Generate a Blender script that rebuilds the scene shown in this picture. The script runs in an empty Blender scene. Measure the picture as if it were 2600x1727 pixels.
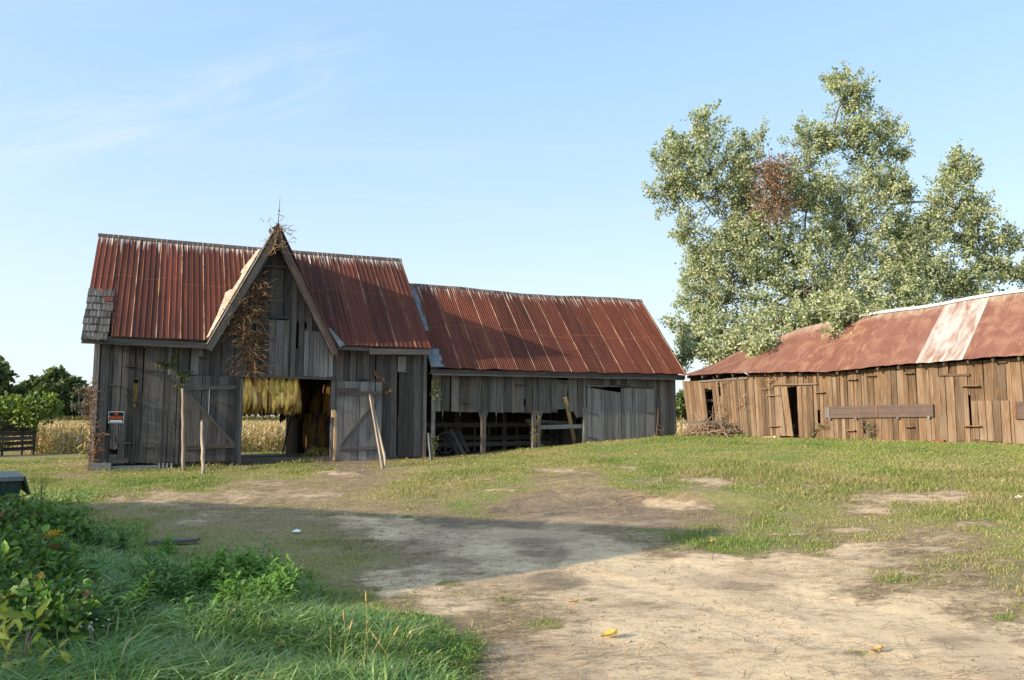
import bpy, math, random
import numpy as np
from mathutils import Vector, Matrix
random.seed(7); RNG = np.random.default_rng(11)
R = random.uniform
SC = bpy.context.scene; COL = SC.collection

# ------------------------------------------------------------------ camera
EYE = 1.6; PITCH = math.radians(5.579); LENS = 27.5
cam = bpy.data.objects.new("camera", bpy.data.cameras.new("camera")); COL.objects.link(cam)
cam.location = (0, 0, EYE); cam.rotation_euler = (math.pi/2 + PITCH, 0, 0)
cam.data.lens = LENS; cam.data.sensor_width = 36; cam.data.clip_end = 3000; cam.data.clip_start = 0.05
SC.camera = cam
# ------------------------------------------------------------------ sky and sun
SUN_TRAVEL = Vector((0.8316, 0.4467, -0.3300)).normalized()
SUN_EL = math.asin(-SUN_TRAVEL.z); SUN_AZ = math.atan2(-SUN_TRAVEL.x, -SUN_TRAVEL.y)   # clockwise from +Y
w = bpy.data.worlds.new("World"); SC.world = w; w.use_nodes = True
nt = w.node_tree; nt.nodes.clear()
def nd(nt, t, **kw):
    n = nt.nodes.new(t)
    for k, v in kw.items(): setattr(n, k, v)
    return n
out = nd(nt, 'ShaderNodeOutputWorld'); bg = nd(nt, 'ShaderNodeBackground'); sky = nd(nt, 'ShaderNodeTexSky')
sky.sky_type = 'NISHITA'; sky.sun_disc = False
sky.sun_elevation = SUN_EL; sky.sun_rotation = SUN_AZ % (2*math.pi)
sky.air_density = 1.0; sky.dust_density = 1.6; sky.ozone_density = 1.3
bg.inputs['Strength'].default_value = 0.15
# thin cirrus: long soft streaks in the direction of view from the ground (world directions)
tc = nd(nt, 'ShaderNodeTexCoord'); sep = nd(nt, 'ShaderNodeSeparateXYZ'); nt.links.new(tc.outputs['Generated'], sep.inputs[0])
def mth(nt, op, a, b=None, c=None, clamp=False):
    n = nt.nodes.new('ShaderNodeMath'); n.operation = op; n.use_clamp = clamp
    for i, x in enumerate((a, b, c)):
        if x is None: continue
        if isinstance(x, (int, float)): n.inputs[i].default_value = x
        else: nt.links.new(x, n.inputs[i])
    return n.outputs[0]
zc = mth(nt, 'MAXIMUM', sep.outputs[2], 0.06)
px = mth(nt, 'DIVIDE', sep.outputs[0], zc); py = mth(nt, 'DIVIDE', sep.outputs[1], zc)   # flat cloud layer coordinates
cmb = nd(nt, 'ShaderNodeCombineXYZ'); nt.links.new(px, cmb.inputs[0]); nt.links.new(py, cmb.inputs[1])
mp = nd(nt, 'ShaderNodeMapping'); nt.links.new(cmb.outputs[0], mp.inputs[0])
mp.inputs['Rotation'].default_value = (0, 0, math.radians(-38)); mp.inputs['Scale'].default_value = (0.35, 1.5, 1)
cn = nd(nt, 'ShaderNodeTexNoise'); cn.inputs['Scale'].default_value = 1.3; cn.inputs['Detail'].default_value = 7; cn.inputs['Roughness'].default_value = 0.62; cn.inputs['Distortion'].default_value = 0.5
nt.links.new(mp.outputs[0], cn.inputs['Vector'])
cr = nd(nt, 'ShaderNodeMapRange'); cr.inputs[1].default_value = 0.50; cr.inputs[2].default_value = 0.80
nt.links.new(cn.outputs['Fac'], cr.inputs[0])
# cirrus lives in the western half of the sky, strongest in one long band
def band(cx, cy, cz, lo, hi):
    dv = nd(nt, 'ShaderNodeVectorMath', operation='DOT_PRODUCT'); nt.links.new(tc.outputs['Generated'], dv.inputs[0])
    v = Vector((cx, cy, cz)).normalized(); dv.inputs[1].default_value = v
    m = nd(nt, 'ShaderNodeMapRange'); m.interpolation_type = 'SMOOTHSTEP'; m.inputs[1].default_value = lo; m.inputs[2].default_value = hi
    nt.links.new(dv.outputs['Value'], m.inputs[0]); return m.outputs[0]
b1 = band(-0.40, 1.0, 0.42, 0.72, 0.985)
def streak(d0, d1, width, amp, curve=0.0):
    """soft band of cirrus along the great circle through two directions"""
    n_ = Vector(d0).cross(Vector(d1)).normalized(); dv = nd(nt, 'ShaderNodeVectorMath', operation='DOT_PRODUCT'); nt.links.new(tc.outputs['Generated'], dv.inputs[0]); dv.inputs[1].default_value = n_
    wob = nd(nt, 'ShaderNodeTexNoise'); wob.inputs['Scale'].default_value = 3.2; wob.inputs['Detail'].default_value = 5; nt.links.new(tc.outputs['Generated'], wob.inputs['Vector'])
    dd = mth(nt, 'ADD', dv.outputs['Value'], mth(nt, 'MULTIPLY', mth(nt, 'SUBTRACT', wob.outputs['Fac'], 0.5), 0.16))
    m = nd(nt, 'ShaderNodeMapRange'); m.interpolation_type = 'SMOOTHSTEP'; m.inputs[1].default_value = width; m.inputs[2].default_value = 0; nt.links.new(mth(nt, 'ABSOLUTE', dd), m.inputs[0])
    return mth(nt, 'MULTIPLY', m.outputs[0], amp)
cn2 = nd(nt, 'ShaderNodeTexNoise'); cn2.inputs['Scale'].default_value = 4.5; cn2.inputs['Detail'].default_value = 8; cn2.inputs['Roughness'].default_value = 0.62; cn2.inputs['Distortion'].default_value = 0.7
sA, sB = Vector((-0.62, 1.0, 0.345)).normalized(), Vector((-0.22, 1.0, 0.475)).normalized(); sN = sA.cross(sB).normalized(); sT = (sB-sA).normalized()
cc_ = nd(nt, 'ShaderNodeCombineXYZ')
for i_, (v_, k_) in enumerate(((sT, 2.0), (sN, 9.0))):
    dv_ = nd(nt, 'ShaderNodeVectorMath', operation='DOT_PRODUCT'); nt.links.new(tc.outputs['Generated'], dv_.inputs[0]); dv_.inputs[1].default_value = v_; nt.links.new(mth(nt, 'MULTIPLY', dv_.outputs['Value'], k_), cc_.inputs[i_])
nt.links.new(cc_.outputs[0], cn2.inputs['Vector']); cn2.inputs['Scale'].default_value = 2.6
soft = nd(nt, 'ShaderNodeMapRange'); soft.inputs[1].default_value = 0.40; soft.inputs[2].default_value = 0.74; nt.links.new(cn2.outputs['Fac'], soft.inputs[0])
west = band(-0.47, 1.0, 0.40, 0.955, 0.99)
st1 = mth(nt, 'MULTIPLY', mth(nt, 'MULTIPLY', streak((-0.62, 1.0, 0.345), (-0.22, 1.0, 0.475), 0.065, 0.62), soft.outputs[0]), west)
wide = mth(nt, 'MULTIPLY', mth(nt, 'MULTIPLY', cr.outputs[0], b1), 0.20)
cf = mth(nt, 'ADD', st1, wide, clamp=True)
# humid late summer air: a pale veil over the whole sky, thickest at the horizon
vr = nd(nt, 'ShaderNodeValToRGB'); nt.links.new(sep.outputs[2], vr.inputs[0]); e = vr.color_ramp.elements
for pos, c in ((0.16, (1.92, 2.32, 2.66)), (0.30, (1.46, 2.06, 2.62)),):
    k = e.new(pos); k.color = (*[x/4 for x in c], 1)
e[0].position = 0.0; e[0].color = (2.22/4, 2.45/4, 2.62/4, 1); e[-1].position = 0.55; e[-1].color = (0.98/4, 1.68/4, 2.50/4, 1)
vs_ = nd(nt, 'ShaderNodeVectorMath', operation='SCALE'); nt.links.new(vr.outputs[0], vs_.inputs[0]); vs_.inputs['Scale'].default_value = 4.0
mh = nd(nt, 'ShaderNodeMix', data_type='RGBA'); mh.inputs[0].default_value = 0.80; nt.links.new(sky.outputs[0], mh.inputs[6]); nt.links.new(vs_.outputs[0], mh.inputs[7])
# the bright hazy sky round the sun, a glow added to fill the shade
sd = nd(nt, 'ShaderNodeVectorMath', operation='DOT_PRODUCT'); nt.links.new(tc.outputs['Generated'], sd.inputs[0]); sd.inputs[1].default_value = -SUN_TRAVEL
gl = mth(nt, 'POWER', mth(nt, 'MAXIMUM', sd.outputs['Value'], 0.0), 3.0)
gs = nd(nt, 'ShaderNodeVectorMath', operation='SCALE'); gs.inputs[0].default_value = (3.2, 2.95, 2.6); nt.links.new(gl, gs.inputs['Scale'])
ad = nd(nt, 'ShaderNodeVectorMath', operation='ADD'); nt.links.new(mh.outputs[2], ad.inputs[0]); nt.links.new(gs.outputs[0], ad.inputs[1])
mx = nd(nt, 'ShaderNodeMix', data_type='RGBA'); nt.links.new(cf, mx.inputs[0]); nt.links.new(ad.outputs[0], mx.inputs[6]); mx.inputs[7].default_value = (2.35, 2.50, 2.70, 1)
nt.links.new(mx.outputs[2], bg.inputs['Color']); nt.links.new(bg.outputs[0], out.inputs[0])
sl = bpy.data.lights.new("sun", 'SUN'); sl.energy = 3.1; sl.angle = math.radians(0.53); sl.color = (1.0, 0.83, 0.62)
so = bpy.data.objects.new("sun", sl); COL.objects.link(so); so.location = (-30, -16, 14)
so.rotation_euler = SUN_TRAVEL.to_track_quat('-Z', 'Y').to_euler()
SC.view_settings.view_transform = 'Standard'; SC.view_settings.look = 'None'; SC.view_settings.gamma = 1
SC.view_settings.exposure = 1.36
SC.cycles.max_bounces = 6; SC.cycles.transparent_max_bounces = 8
SC.cycles.use_denoising = True; SC.render.filter_size = 1.1

# ------------------------------------------------------------------ measuring helpers (a ray through the lens, cut with real planes)
F = LENS/36*2600; S = 2600/2361; CX, CY = 1300, 863.5
cP, sP = math.cos(PITCH), math.sin(PITCH)
def ray(X, Y):
    h = (CY - Y*S)/F; xx = (X*S - CX)/F
    return Vector((xx, cP - h*sP, sP + h*cP))
def at(X, Y, dist):
    r = ray(X, Y); return Vector((0, 0, EYE)) + r*(dist/r.y)
def proj_np(x, y, z):
    dd = y*cP + (z-EYE)*sP; h = -y*sP + (z-EYE)*cP
    dd = np.maximum(dd, 0.05)
    return (CX + F*x/dd)/S, (CY - F*h/dd)/S
class Frame:
    def __init__(s, o, du):
        s.o = Vector((o[0], o[1], 0)); s.du = Vector((du[0], du[1], 0)).normalized(); s.dv = Vector((-s.du.y, s.du.x, 0))
        s.rz = math.atan2(s.du.y, s.du.x)
    def on(s, X, Y, v=0.0):
        r = ray(X, Y); e = Vector((0, 0, EYE)); p0 = s.o + s.dv*v
        t = (p0 - e).dot(s.dv)/r.dot(s.dv); P = e + r*t
        return ((P - s.o).dot(s.du), P.z)
    def world(s, u, v, z): return s.o + s.du*u + s.dv*v + Vector((0, 0, z))
    def local_np(s, x, y):
        dx = x - s.o.x; dy = y - s.o.y
        return dx*s.du.x + dy*s.du.y, dx*s.dv.x + dy*s.dv.y
th = math.radians(66.088)
BF = Frame((-11.166, 20.879), (math.sin(th), math.cos(th)))     # the two barns share one front line
SF = Frame((6.31, 28.0), (0.676, -0.737))                       # the low shed
def zoomer(x0, y0, sc): return lambda x, y: ((x0 + x/sc)/S, (y0 + y/sc)/S)
Z1 = zoomer(200, 540, 4.356); Z2 = zoomer(480, 540, 3.689); Z3 = zoomer(200, 820, 3.92)
Z4 = zoomer(560, 900, 4.216); Z5 = zoomer(1040, 700, 3.267); Z6 = zoomer(1700, 700, 2.623)
def b3(x, y, v=0): return BF.on(*Z3(x, y), v)
def b2(x, y, v=0): return BF.on(*Z2(x, y), v)
def b4(x, y, v=0): return BF.on(*Z4(x, y), v)
def b5(x, y, v=0): return BF.on(*Z5(x, y), v)
def s6(x, y, v=0): return SF.on(*Z6(x, y), v)

def vnoise(x, y, seed=0):
    xi = np.floor(x); yi = np.floor(y); fx = x-xi; fy = y-yi
    fx = fx*fx*(3-2*fx); fy = fy*fy*(3-2*fy)
    def h(a, b): 
        q = np.sin(a*127.1 + b*311.7 + seed*74.7)*43758.5453
        return q - np.floor(q)
    return (h(xi, yi)*(1-fx) + h(xi+1, yi)*fx)*(1-fy) + (h(xi, yi+1)*(1-fx) + h(xi+1, yi+1)*fx)*fy
def fbm(x, y, seed=0, oct=4):
    a = 0.5; s = 0; t = 0
    for i in range(oct): s = s + a*vnoise(x*2**i, y*2**i, seed+i*3.1); t += a; a *= 0.55
    return s/t

# ------------------------------------------------------------------ scene-object helpers
def tag(o, label=None, cat=None, group=None, kind=None):
    if label: o['label'] = label
    if cat: o['category'] = cat
    if group: o['group'] = group
    if kind: o['kind'] = kind
    return o
def thing(name, label, cat, loc=(0, 0, 0), rz=0, group=None):
    o = bpy.data.objects.new(name, None); COL.objects.link(o); o.location = loc; o.rotation_euler = (0, 0, rz); o.empty_display_size = 0.2
    return tag(o, label, cat, group)
def link(name, me, mat, parent=None):
    me.materials.clear(); me.materials.append(mat)
    o = bpy.data.objects.new(name, me); COL.objects.link(o)
    if parent: o.parent = parent
    return o
def copy_tree(o, parent=None):
    c = o.copy(); COL.objects.link(c)
    if parent: c.parent = parent
    for ch in list(o.children): copy_tree(ch, c)
    return c
class MB:
    """collects boards, sheets and tubes of ONE part; gc = grain coordinates (across, across, along), rnd = tone of each piece"""
    def __init__(s): s.v = []; s.f = []; s.g = []; s.r = []; s.sm = []; s.cut = []
    def raw(s, verts, faces, gc, rnd, smooth=False):
        b = len(s.v); s.cut.append((b, len(s.f))); s.v += [tuple(p) for p in verts]; s.g += [tuple(g) for g in gc]
        s.r += (rnd if isinstance(rnd, list) else [rnd]*len(verts))
        s.f += [tuple(i+b for i in f) for f in faces]; s.sm += [smooth]*len(faces)
    def prism(s, poly, c0, c1, O=(0, 0, 0), A=(1, 0, 0), B=(0, 0, 1), N=(0, 1, 0), along='b', rnd=None):
        O, A, B, N = Vector(O), Vector(A), Vector(B), Vector(N); rnd = R(0, 1) if rnd is None else rnd
        n = len(poly); k = rnd*37.0
        vs = []; gs = []
        for c in (c0, c1):
            for a, b in poly:
                vs.append(O + A*a + B*b + N*c)
                gs.append((a+k, c, b+k) if along == 'b' else (b+k, c, a+k))
        fs = [tuple(range(n)), tuple(range(2*n-1, n-1, -1))]
        for i in range(n): j = (i+1) % n; fs.append((i, i+n, j+n, j))
        s.raw(vs, fs, gs, rnd)
    def box(s, a0, a1, b0, b1, c0, c1, along='b', **kw):
        s.prism([(a0, b0), (a1, b0), (a1, b1), (a0, b1)], c0, c1, along=along, **kw)
    def bar(s, P, Q, w, t, nrm=(0, 1, 0), rnd=None, rough=0.0):
        """board from P to Q, w wide (in the plane normal to nrm), t thick along nrm"""
        P, Q = Vector(P), Vector(Q); d = Q-P; L = d.length; d.normalize(); N = Vector(nrm); N = (N - d*N.dot(d)).normalized(); W = d.cross(N)
        n = max(1, int(L/0.4)) if rough else 1
        lo = [(i*L/n, -w/2 + R(-rough, rough)) for i in range(n+1)]; hi = [(i*L/n, w/2 + R(-rough, rough)) for i in range(n, -1, -1)]
        s.prism(lo+hi, -t/2, t/2, O=P, A=d, B=W, N=N, along='a', rnd=rnd)
    def tube(s, pts, rad, n=6, rnd=None, cap=True):
        rnd = R(0, 1) if rnd is None else rnd; k = rnd*37
        pts = [Vector(p) for p in pts]; m = len(pts)
        if not isinstance(rad, (list, tuple)): rad = [rad]*m
        vs = []; gs = []; fs = []; L = 0; X = None
        for i, p in enumerate(pts):
            d = (pts[min(i+1, m-1)] - pts[max(i-1, 0)]).normalized()
            if X is None: X = d.orthogonal().normalized()
            X = (X - d*X.dot(d)).normalized(); Y = d.cross(X)
            if i: L += (p-pts[i-1]).length
            for j in range(n):
                a = 2*math.pi*j/n; vs.append(p + (X*math.cos(a) + Y*math.sin(a))*rad[i]); gs.append((math.cos(a)*rad[i]+k, math.sin(a)*rad[i], L+k))
        for i in range(m-1):
            for j in range(n): q = (j+1) % n; fs.append((i*n+j, i*n+q, (i+1)*n+q, (i+1)*n+j))
        if cap: fs.append(tuple(range(n-1, -1, -1))); fs.append(tuple(range((m-1)*n, m*n)))
        s.raw(vs, fs, gs, rnd, True)
    def build_each(s, name, mat, parent=None):
        for k, (v0, f0) in enumerate(s.cut):
            v1, f1 = s.cut[k+1] if k+1 < len(s.cut) else (len(s.v), len(s.f)); q = MB(); q.v = s.v[v0:v1]; q.g = s.g[v0:v1]; q.r = s.r[v0:v1]; q.sm = s.sm[f0:f1]; q.f = [tuple(i-v0 for i in f) for f in s.f[f0:f1]]
            q.build(name, mat, parent)
    def build(s, name, mat, parent=None):
        me = bpy.data.meshes.new(name); me.from_pydata(s.v, [], s.f)
        a = me.attributes.new('gc', 'FLOAT_VECTOR', 'POINT'); a.data.foreach_set('vector', np.array(s.g, dtype=np.float32).ravel())
        a = me.attributes.new('rnd', 'FLOAT', 'POINT'); a.data.foreach_set('value', np.array(s.r, dtype=np.float32))
        me.polygons.foreach_set('use_smooth', s.sm); me.update()
        return link(name, me, mat, parent)
def np_mesh(name, V, faces, col=None, smooth=False):
    """faces: list of int arrays (m,k)"""
    me = bpy.data.meshes.new(name); V = np.asarray(V, dtype=np.float32)
    me.vertices.add(len(V)); me.vertices.foreach_set('co', V.ravel())
    idx = np.concatenate([f.ravel() for f in faces]).astype(np.int32)
    tot = np.concatenate([np.full(len(f), f.shape[1]) for f in faces]).astype(np.int32)
    st = np.concatenate([[0], np.cumsum(tot)[:-1]]).astype(np.int32)
    me.loops.add(len(idx)); me.loops.foreach_set('vertex_index', idx)
    me.polygons.add(len(tot)); me.polygons.foreach_set('loop_start', st)
    me.polygons.foreach_set('use_smooth', np.full(len(tot), smooth, dtype=bool))
    me.update(calc_edges=True); me.validate()
    if col is not None:
        c = np.ones((len(V), 4), dtype=np.float32); c[:, :3] = col
        a = me.attributes.new('col', 'FLOAT_COLOR', 'POINT'); a.data.foreach_set('color', c.ravel())
    return me
def nrm(a): return a/np.maximum(np.linalg.norm(a, axis=1, keepdims=True), 1e-9)
def leaf_arrays(P, D, N, L, W, C, bend=0.15):
    """folded leaves: base, left, right, tip"""
    D = nrm(D); Sd = nrm(np.cross(D, N)); N = np.cross(Sd, D); n = len(P); L = L[:, None]; W = W[:, None]
    base = P; tip = P + D*L - N*L*bend; mid = P + D*L*0.45
    l = mid + Sd*W*0.5 + N*W*0.12; r = mid - Sd*W*0.5 + N*W*0.12
    V = np.stack([base, l, tip, r], 1).reshape(-1, 3); i = np.arange(n)*4
    f = np.concatenate([np.stack([i, i+2, i+1], 1), np.stack([i, i+3, i+2], 1)])
    return V, f, np.repeat(C, 4, 0)
def broad_leaf_arrays(P, D, N, L, W, C, droop=0.35):
    """longer leaves with two bends: 7 vertices"""
    D = nrm(D); Sd = nrm(np.cross(D, N)); N = np.cross(Sd, D); n = len(P); L = L[:, None]; W = W[:, None]
    p1 = P + D*L*0.35 - N*L*droop*0.05; p2 = P + D*L*0.7 - N*L*droop*0.35; tip = P + D*L*0.95 - N*L*droop
    up = N*W*0.15
    V = np.stack([P, p1+Sd*W*.5+up, p1-Sd*W*.5+up, p1, p2+Sd*W*.4+up, p2-Sd*W*.4+up, p2, tip], 1).reshape(-1, 3); i = np.arange(n)*8
    q = lambda *k: np.stack([i+j for j in k], 1)
    return V, [np.concatenate([q(0, 3, 1), q(0, 2, 3), q(6, 7, 4), q(5, 7, 6)]), np.concatenate([q(1, 3, 6, 4), q(3, 2, 5, 6)])], np.repeat(C, 8, 0)
def blade_arrays(P, D, H, W, C, curl):
    """grass blades: P base, D horizontal lean direction (unit xy), H height, W width"""
    n = len(P); ang = RNG.uniform(0, 2*np.pi, n); sd = np.stack([np.cos(ang), np.sin(ang), np.zeros(n)], 1)*W[:, None]*.5
    up = np.zeros((n, 3)); up[:, 2] = 1; D3 = np.concatenate([D, np.zeros((n, 1))], 1); h = H[:, None]; k = curl[:, None]
    m = P + up*h*0.62 + D3*h*k*0.35; t = P + up*h*(1-0.25*k) + D3*h*k
    V = np.stack([P-sd, P+sd, m-sd*.75, m+sd*.75, t], 1).reshape(-1, 3); i = np.arange(n)*5
    return V, [np.stack([i, i+1, i+3, i+2], 1), np.stack([i+2, i+3, i+4], 1)], C
def blade_cols(C, n, root=0.8):
    c = np.repeat(C[:, None, :], 5, 1); return c.reshape(-1, 3)

# ------------------------------------------------------------------ materials
def mat(name):
    m = bpy.data.materials.new(name); m.use_nodes = True; t = m.node_tree
    b = t.nodes['Principled BSDF']; return m, t, b
def attr(t, name, out='Vector'):
    n = t.nodes.new('ShaderNodeAttribute'); n.attribute_name = name; return n.outputs[out]
def noise_(t, vec, scale=(1, 1, 1), sc=1.0, detail=5, rough=0.6, dist=0.0):
    m = t.nodes.new('ShaderNodeMapping'); m.inputs['Scale'].default_value = scale
    if vec is not None: t.links.new(vec, m.inputs[0])
    n = t.nodes.new('ShaderNodeTexNoise'); n.inputs['Scale'].default_value = sc; n.inputs['Detail'].default_value = detail; n.inputs['Roughness'].default_value = rough; n.inputs['Distortion'].default_value = dist
    t.links.new(m.outputs[0], n.inputs['Vector']); return n.outputs['Fac']
def rng(t, x, a, b, c=0.0, d=1.0, smooth=False):
    n = t.nodes.new('ShaderNodeMapRange'); n.inputs[1].default_value = a; n.inputs[2].default_value = b; n.inputs[3].default_value = c; n.inputs[4].default_value = d
    if smooth: n.interpolation_type = 'SMOOTHSTEP'
    t.links.new(x, n.inputs[0]); return n.outputs[0]
def mixc(t, f, a, b, blend='MIX'):
    n = t.nodes.new('ShaderNodeMix'); n.data_type = 'RGBA'; n.blend_type = blend
    if isinstance(f, (int, float)): n.inputs[0].default_value = f
    else: t.links.new(f, n.inputs[0])
    for x, i in ((a, 6), (b, 7)):
        if isinstance(x, tuple): n.inputs[i].default_value = (*x, 1)
        else: t.links.new(x, n.inputs[i])
    return n.outputs[2]
def ramp(t, x, stops):
    n = t.nodes.new('ShaderNodeValToRGB'); e = n.color_ramp.elements
    while len(e) < len(stops): e.new(0.5)
    for k, (p, c) in zip(e, stops): k.position = p; k.color = (*c, 1)
    t.links.new(x, n.inputs[0]); return n.outputs[0]
def bump(t, b, h, strength=0.4, dist=0.01):
    n = t.nodes.new('ShaderNodeBump'); n.inputs['Strength'].default_value = strength; n.inputs['Distance'].default_value = dist
    t.links.new(h, n.inputs['Height']); t.links.new(n.outputs[0], b.inputs['Normal'])
def hsvv(t, c, f):
    return mixc(t, 1.0, c, f, 'MULTIPLY')
def hsv3(t, c, f):
    k = t.nodes.new('ShaderNodeCombineColor')
    for i in range(3): t.links.new(f, k.inputs[i])
    return mixc(t, 1.0, c, k.outputs[0], 'MULTIPLY')
def wood(name, dark, mid, light, tint, tint_amt=0.5, contrast=1.0, moss=None, heart=None):
    m, t, b = mat(name); gc = attr(t, 'gc'); r = attr(t, 'rnd', 'Fac')
    fine = noise_(t, gc, (70, 70, 1.6), 1.0, 7, 0.7, 0.4)
    med = noise_(t, gc, (9, 9, 0.8), 1.0, 4, 0.6)
    base = ramp(t, fine, [(0.30, dark), (0.50, mid), (0.72, light)])
    tone = mth(t, 'ADD', rng(t, r, 0, 1, 1-0.38*contrast, 1+0.42*contrast), rng(t, med, 0.3, 0.7, -0.22*contrast, 0.22*contrast))
    cmb = t.nodes.new('ShaderNodeCombineColor')
    for i in range(3): t.links.new(tone, cmb.inputs[i])
    base = hsvv(t, base, cmb.outputs[0])
    # brown heart-wood showing on some boards, in long patches
    w2 = noise_(t, gc, (2.3, 2.3, 0.5), 1.0, 4, 0.65)
    base = mixc(t, mth(t, 'MULTIPLY', rng(t, w2, 0.42, 0.66, 0, 1, True), tint_amt), base, hsvv(t, tint, cmb.outputs[0]) if not isinstance(tint, tuple) else mixc(t, 1.0, tint, cmb.outputs[0], 'MULTIPLY'))
    # knots and nail rust streaks
    v = t.nodes.new('ShaderNodeTexVoronoi'); mp = t.nodes.new('ShaderNodeMapping'); mp.inputs['Scale'].default_value = (4.2, 4.2, 1.6); t.links.new(gc, mp.inputs[0]); t.links.new(mp.outputs[0], v.inputs['Vector'])
    kn = rng(t, v.outputs['Distance'], 0.05, 0.11, 0.75, 0)
    base = mixc(t, kn, base, tuple(c*0.35 for c in dark))
    st = noise_(t, gc, (26, 26, 0.35), 1.0, 3, 0.5)
    base = mixc(t, rng(t, st, 0.62, 0.72, 0, 0.55), base, tuple(c*0.6 for c in dark))
    if heart:
        hn = noise_(t, gc, (5, 5, 0.9), 1.0, 5, 0.7); base = mixc(t, rng(t, hn, 0.56, 0.70, 0, 0.75), base, heart)
    if moss:
        o = t.nodes.new('ShaderNodeTexCoord'); n = noise_(t, o.outputs['Object'], (1.2, 1.2, 0.7), 1.0, 4, 0.6)
        base = mixc(t, rng(t, n, 0.55, 0.75, 0, 0.5), base, moss)
    t.links.new(base, b.inputs['Base Color']); b.inputs['Roughness'].default_value = 0.9; b.inputs['Specular IOR Level'].default_value = 0.15
    bump(t, b, fine, 0.7, 0.012); return m
M = {}
M['grey_wood'] = wood('grey weathered boards', (0.029, 0.026, 0.025), (0.079, 0.074, 0.071), (0.153, 0.145, 0.140), (0.076, 0.053, 0.040), 0.32, 1.1)
M['silver_wood'] = wood('silvered boards', (0.074, 0.076, 0.077), (0.163, 0.162, 0.161), (0.282, 0.277, 0.270), (0.126, 0.104, 0.082), 0.35, 0.8)
M['mix_wood'] = wood('patched grey boards', (0.041, 0.040, 0.039), (0.106, 0.103, 0.101), (0.225, 0.219, 0.213), (0.125, 0.085, 0.052), 0.5, 1.15)
M['brown_wood'] = wood('sun browned boards', (0.032, 0.019, 0.012), (0.135, 0.088, 0.054), (0.27, 0.195, 0.128), (0.19, 0.15, 0.112), 0.6, 0.95, heart=(0.27, 0.13, 0.05))
M['pole_wood'] = wood('peeled pole wood', (0.13, 0.10, 0.075), (0.30, 0.24, 0.18), (0.44, 0.37, 0.29), (0.24, 0.19, 0.145), 0.6, 0.8)
M['new_wood'] = wood('fresh tan board', (0.46, 0.31, 0.16), (0.60, 0.42, 0.23), (0.70, 0.53, 0.32), (0.45, 0.32, 0.18), 0.4, 0.4)
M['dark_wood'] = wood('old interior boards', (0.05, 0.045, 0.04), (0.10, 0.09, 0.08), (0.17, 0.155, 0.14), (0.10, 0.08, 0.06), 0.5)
M['shingle'] = wood('bare roof shingles', (0.032, 0.032, 0.030), (0.084, 0.081, 0.076), (0.149, 0.144, 0.137), (0.065, 0.055, 0.046), 0.5, 1.1)

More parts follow.
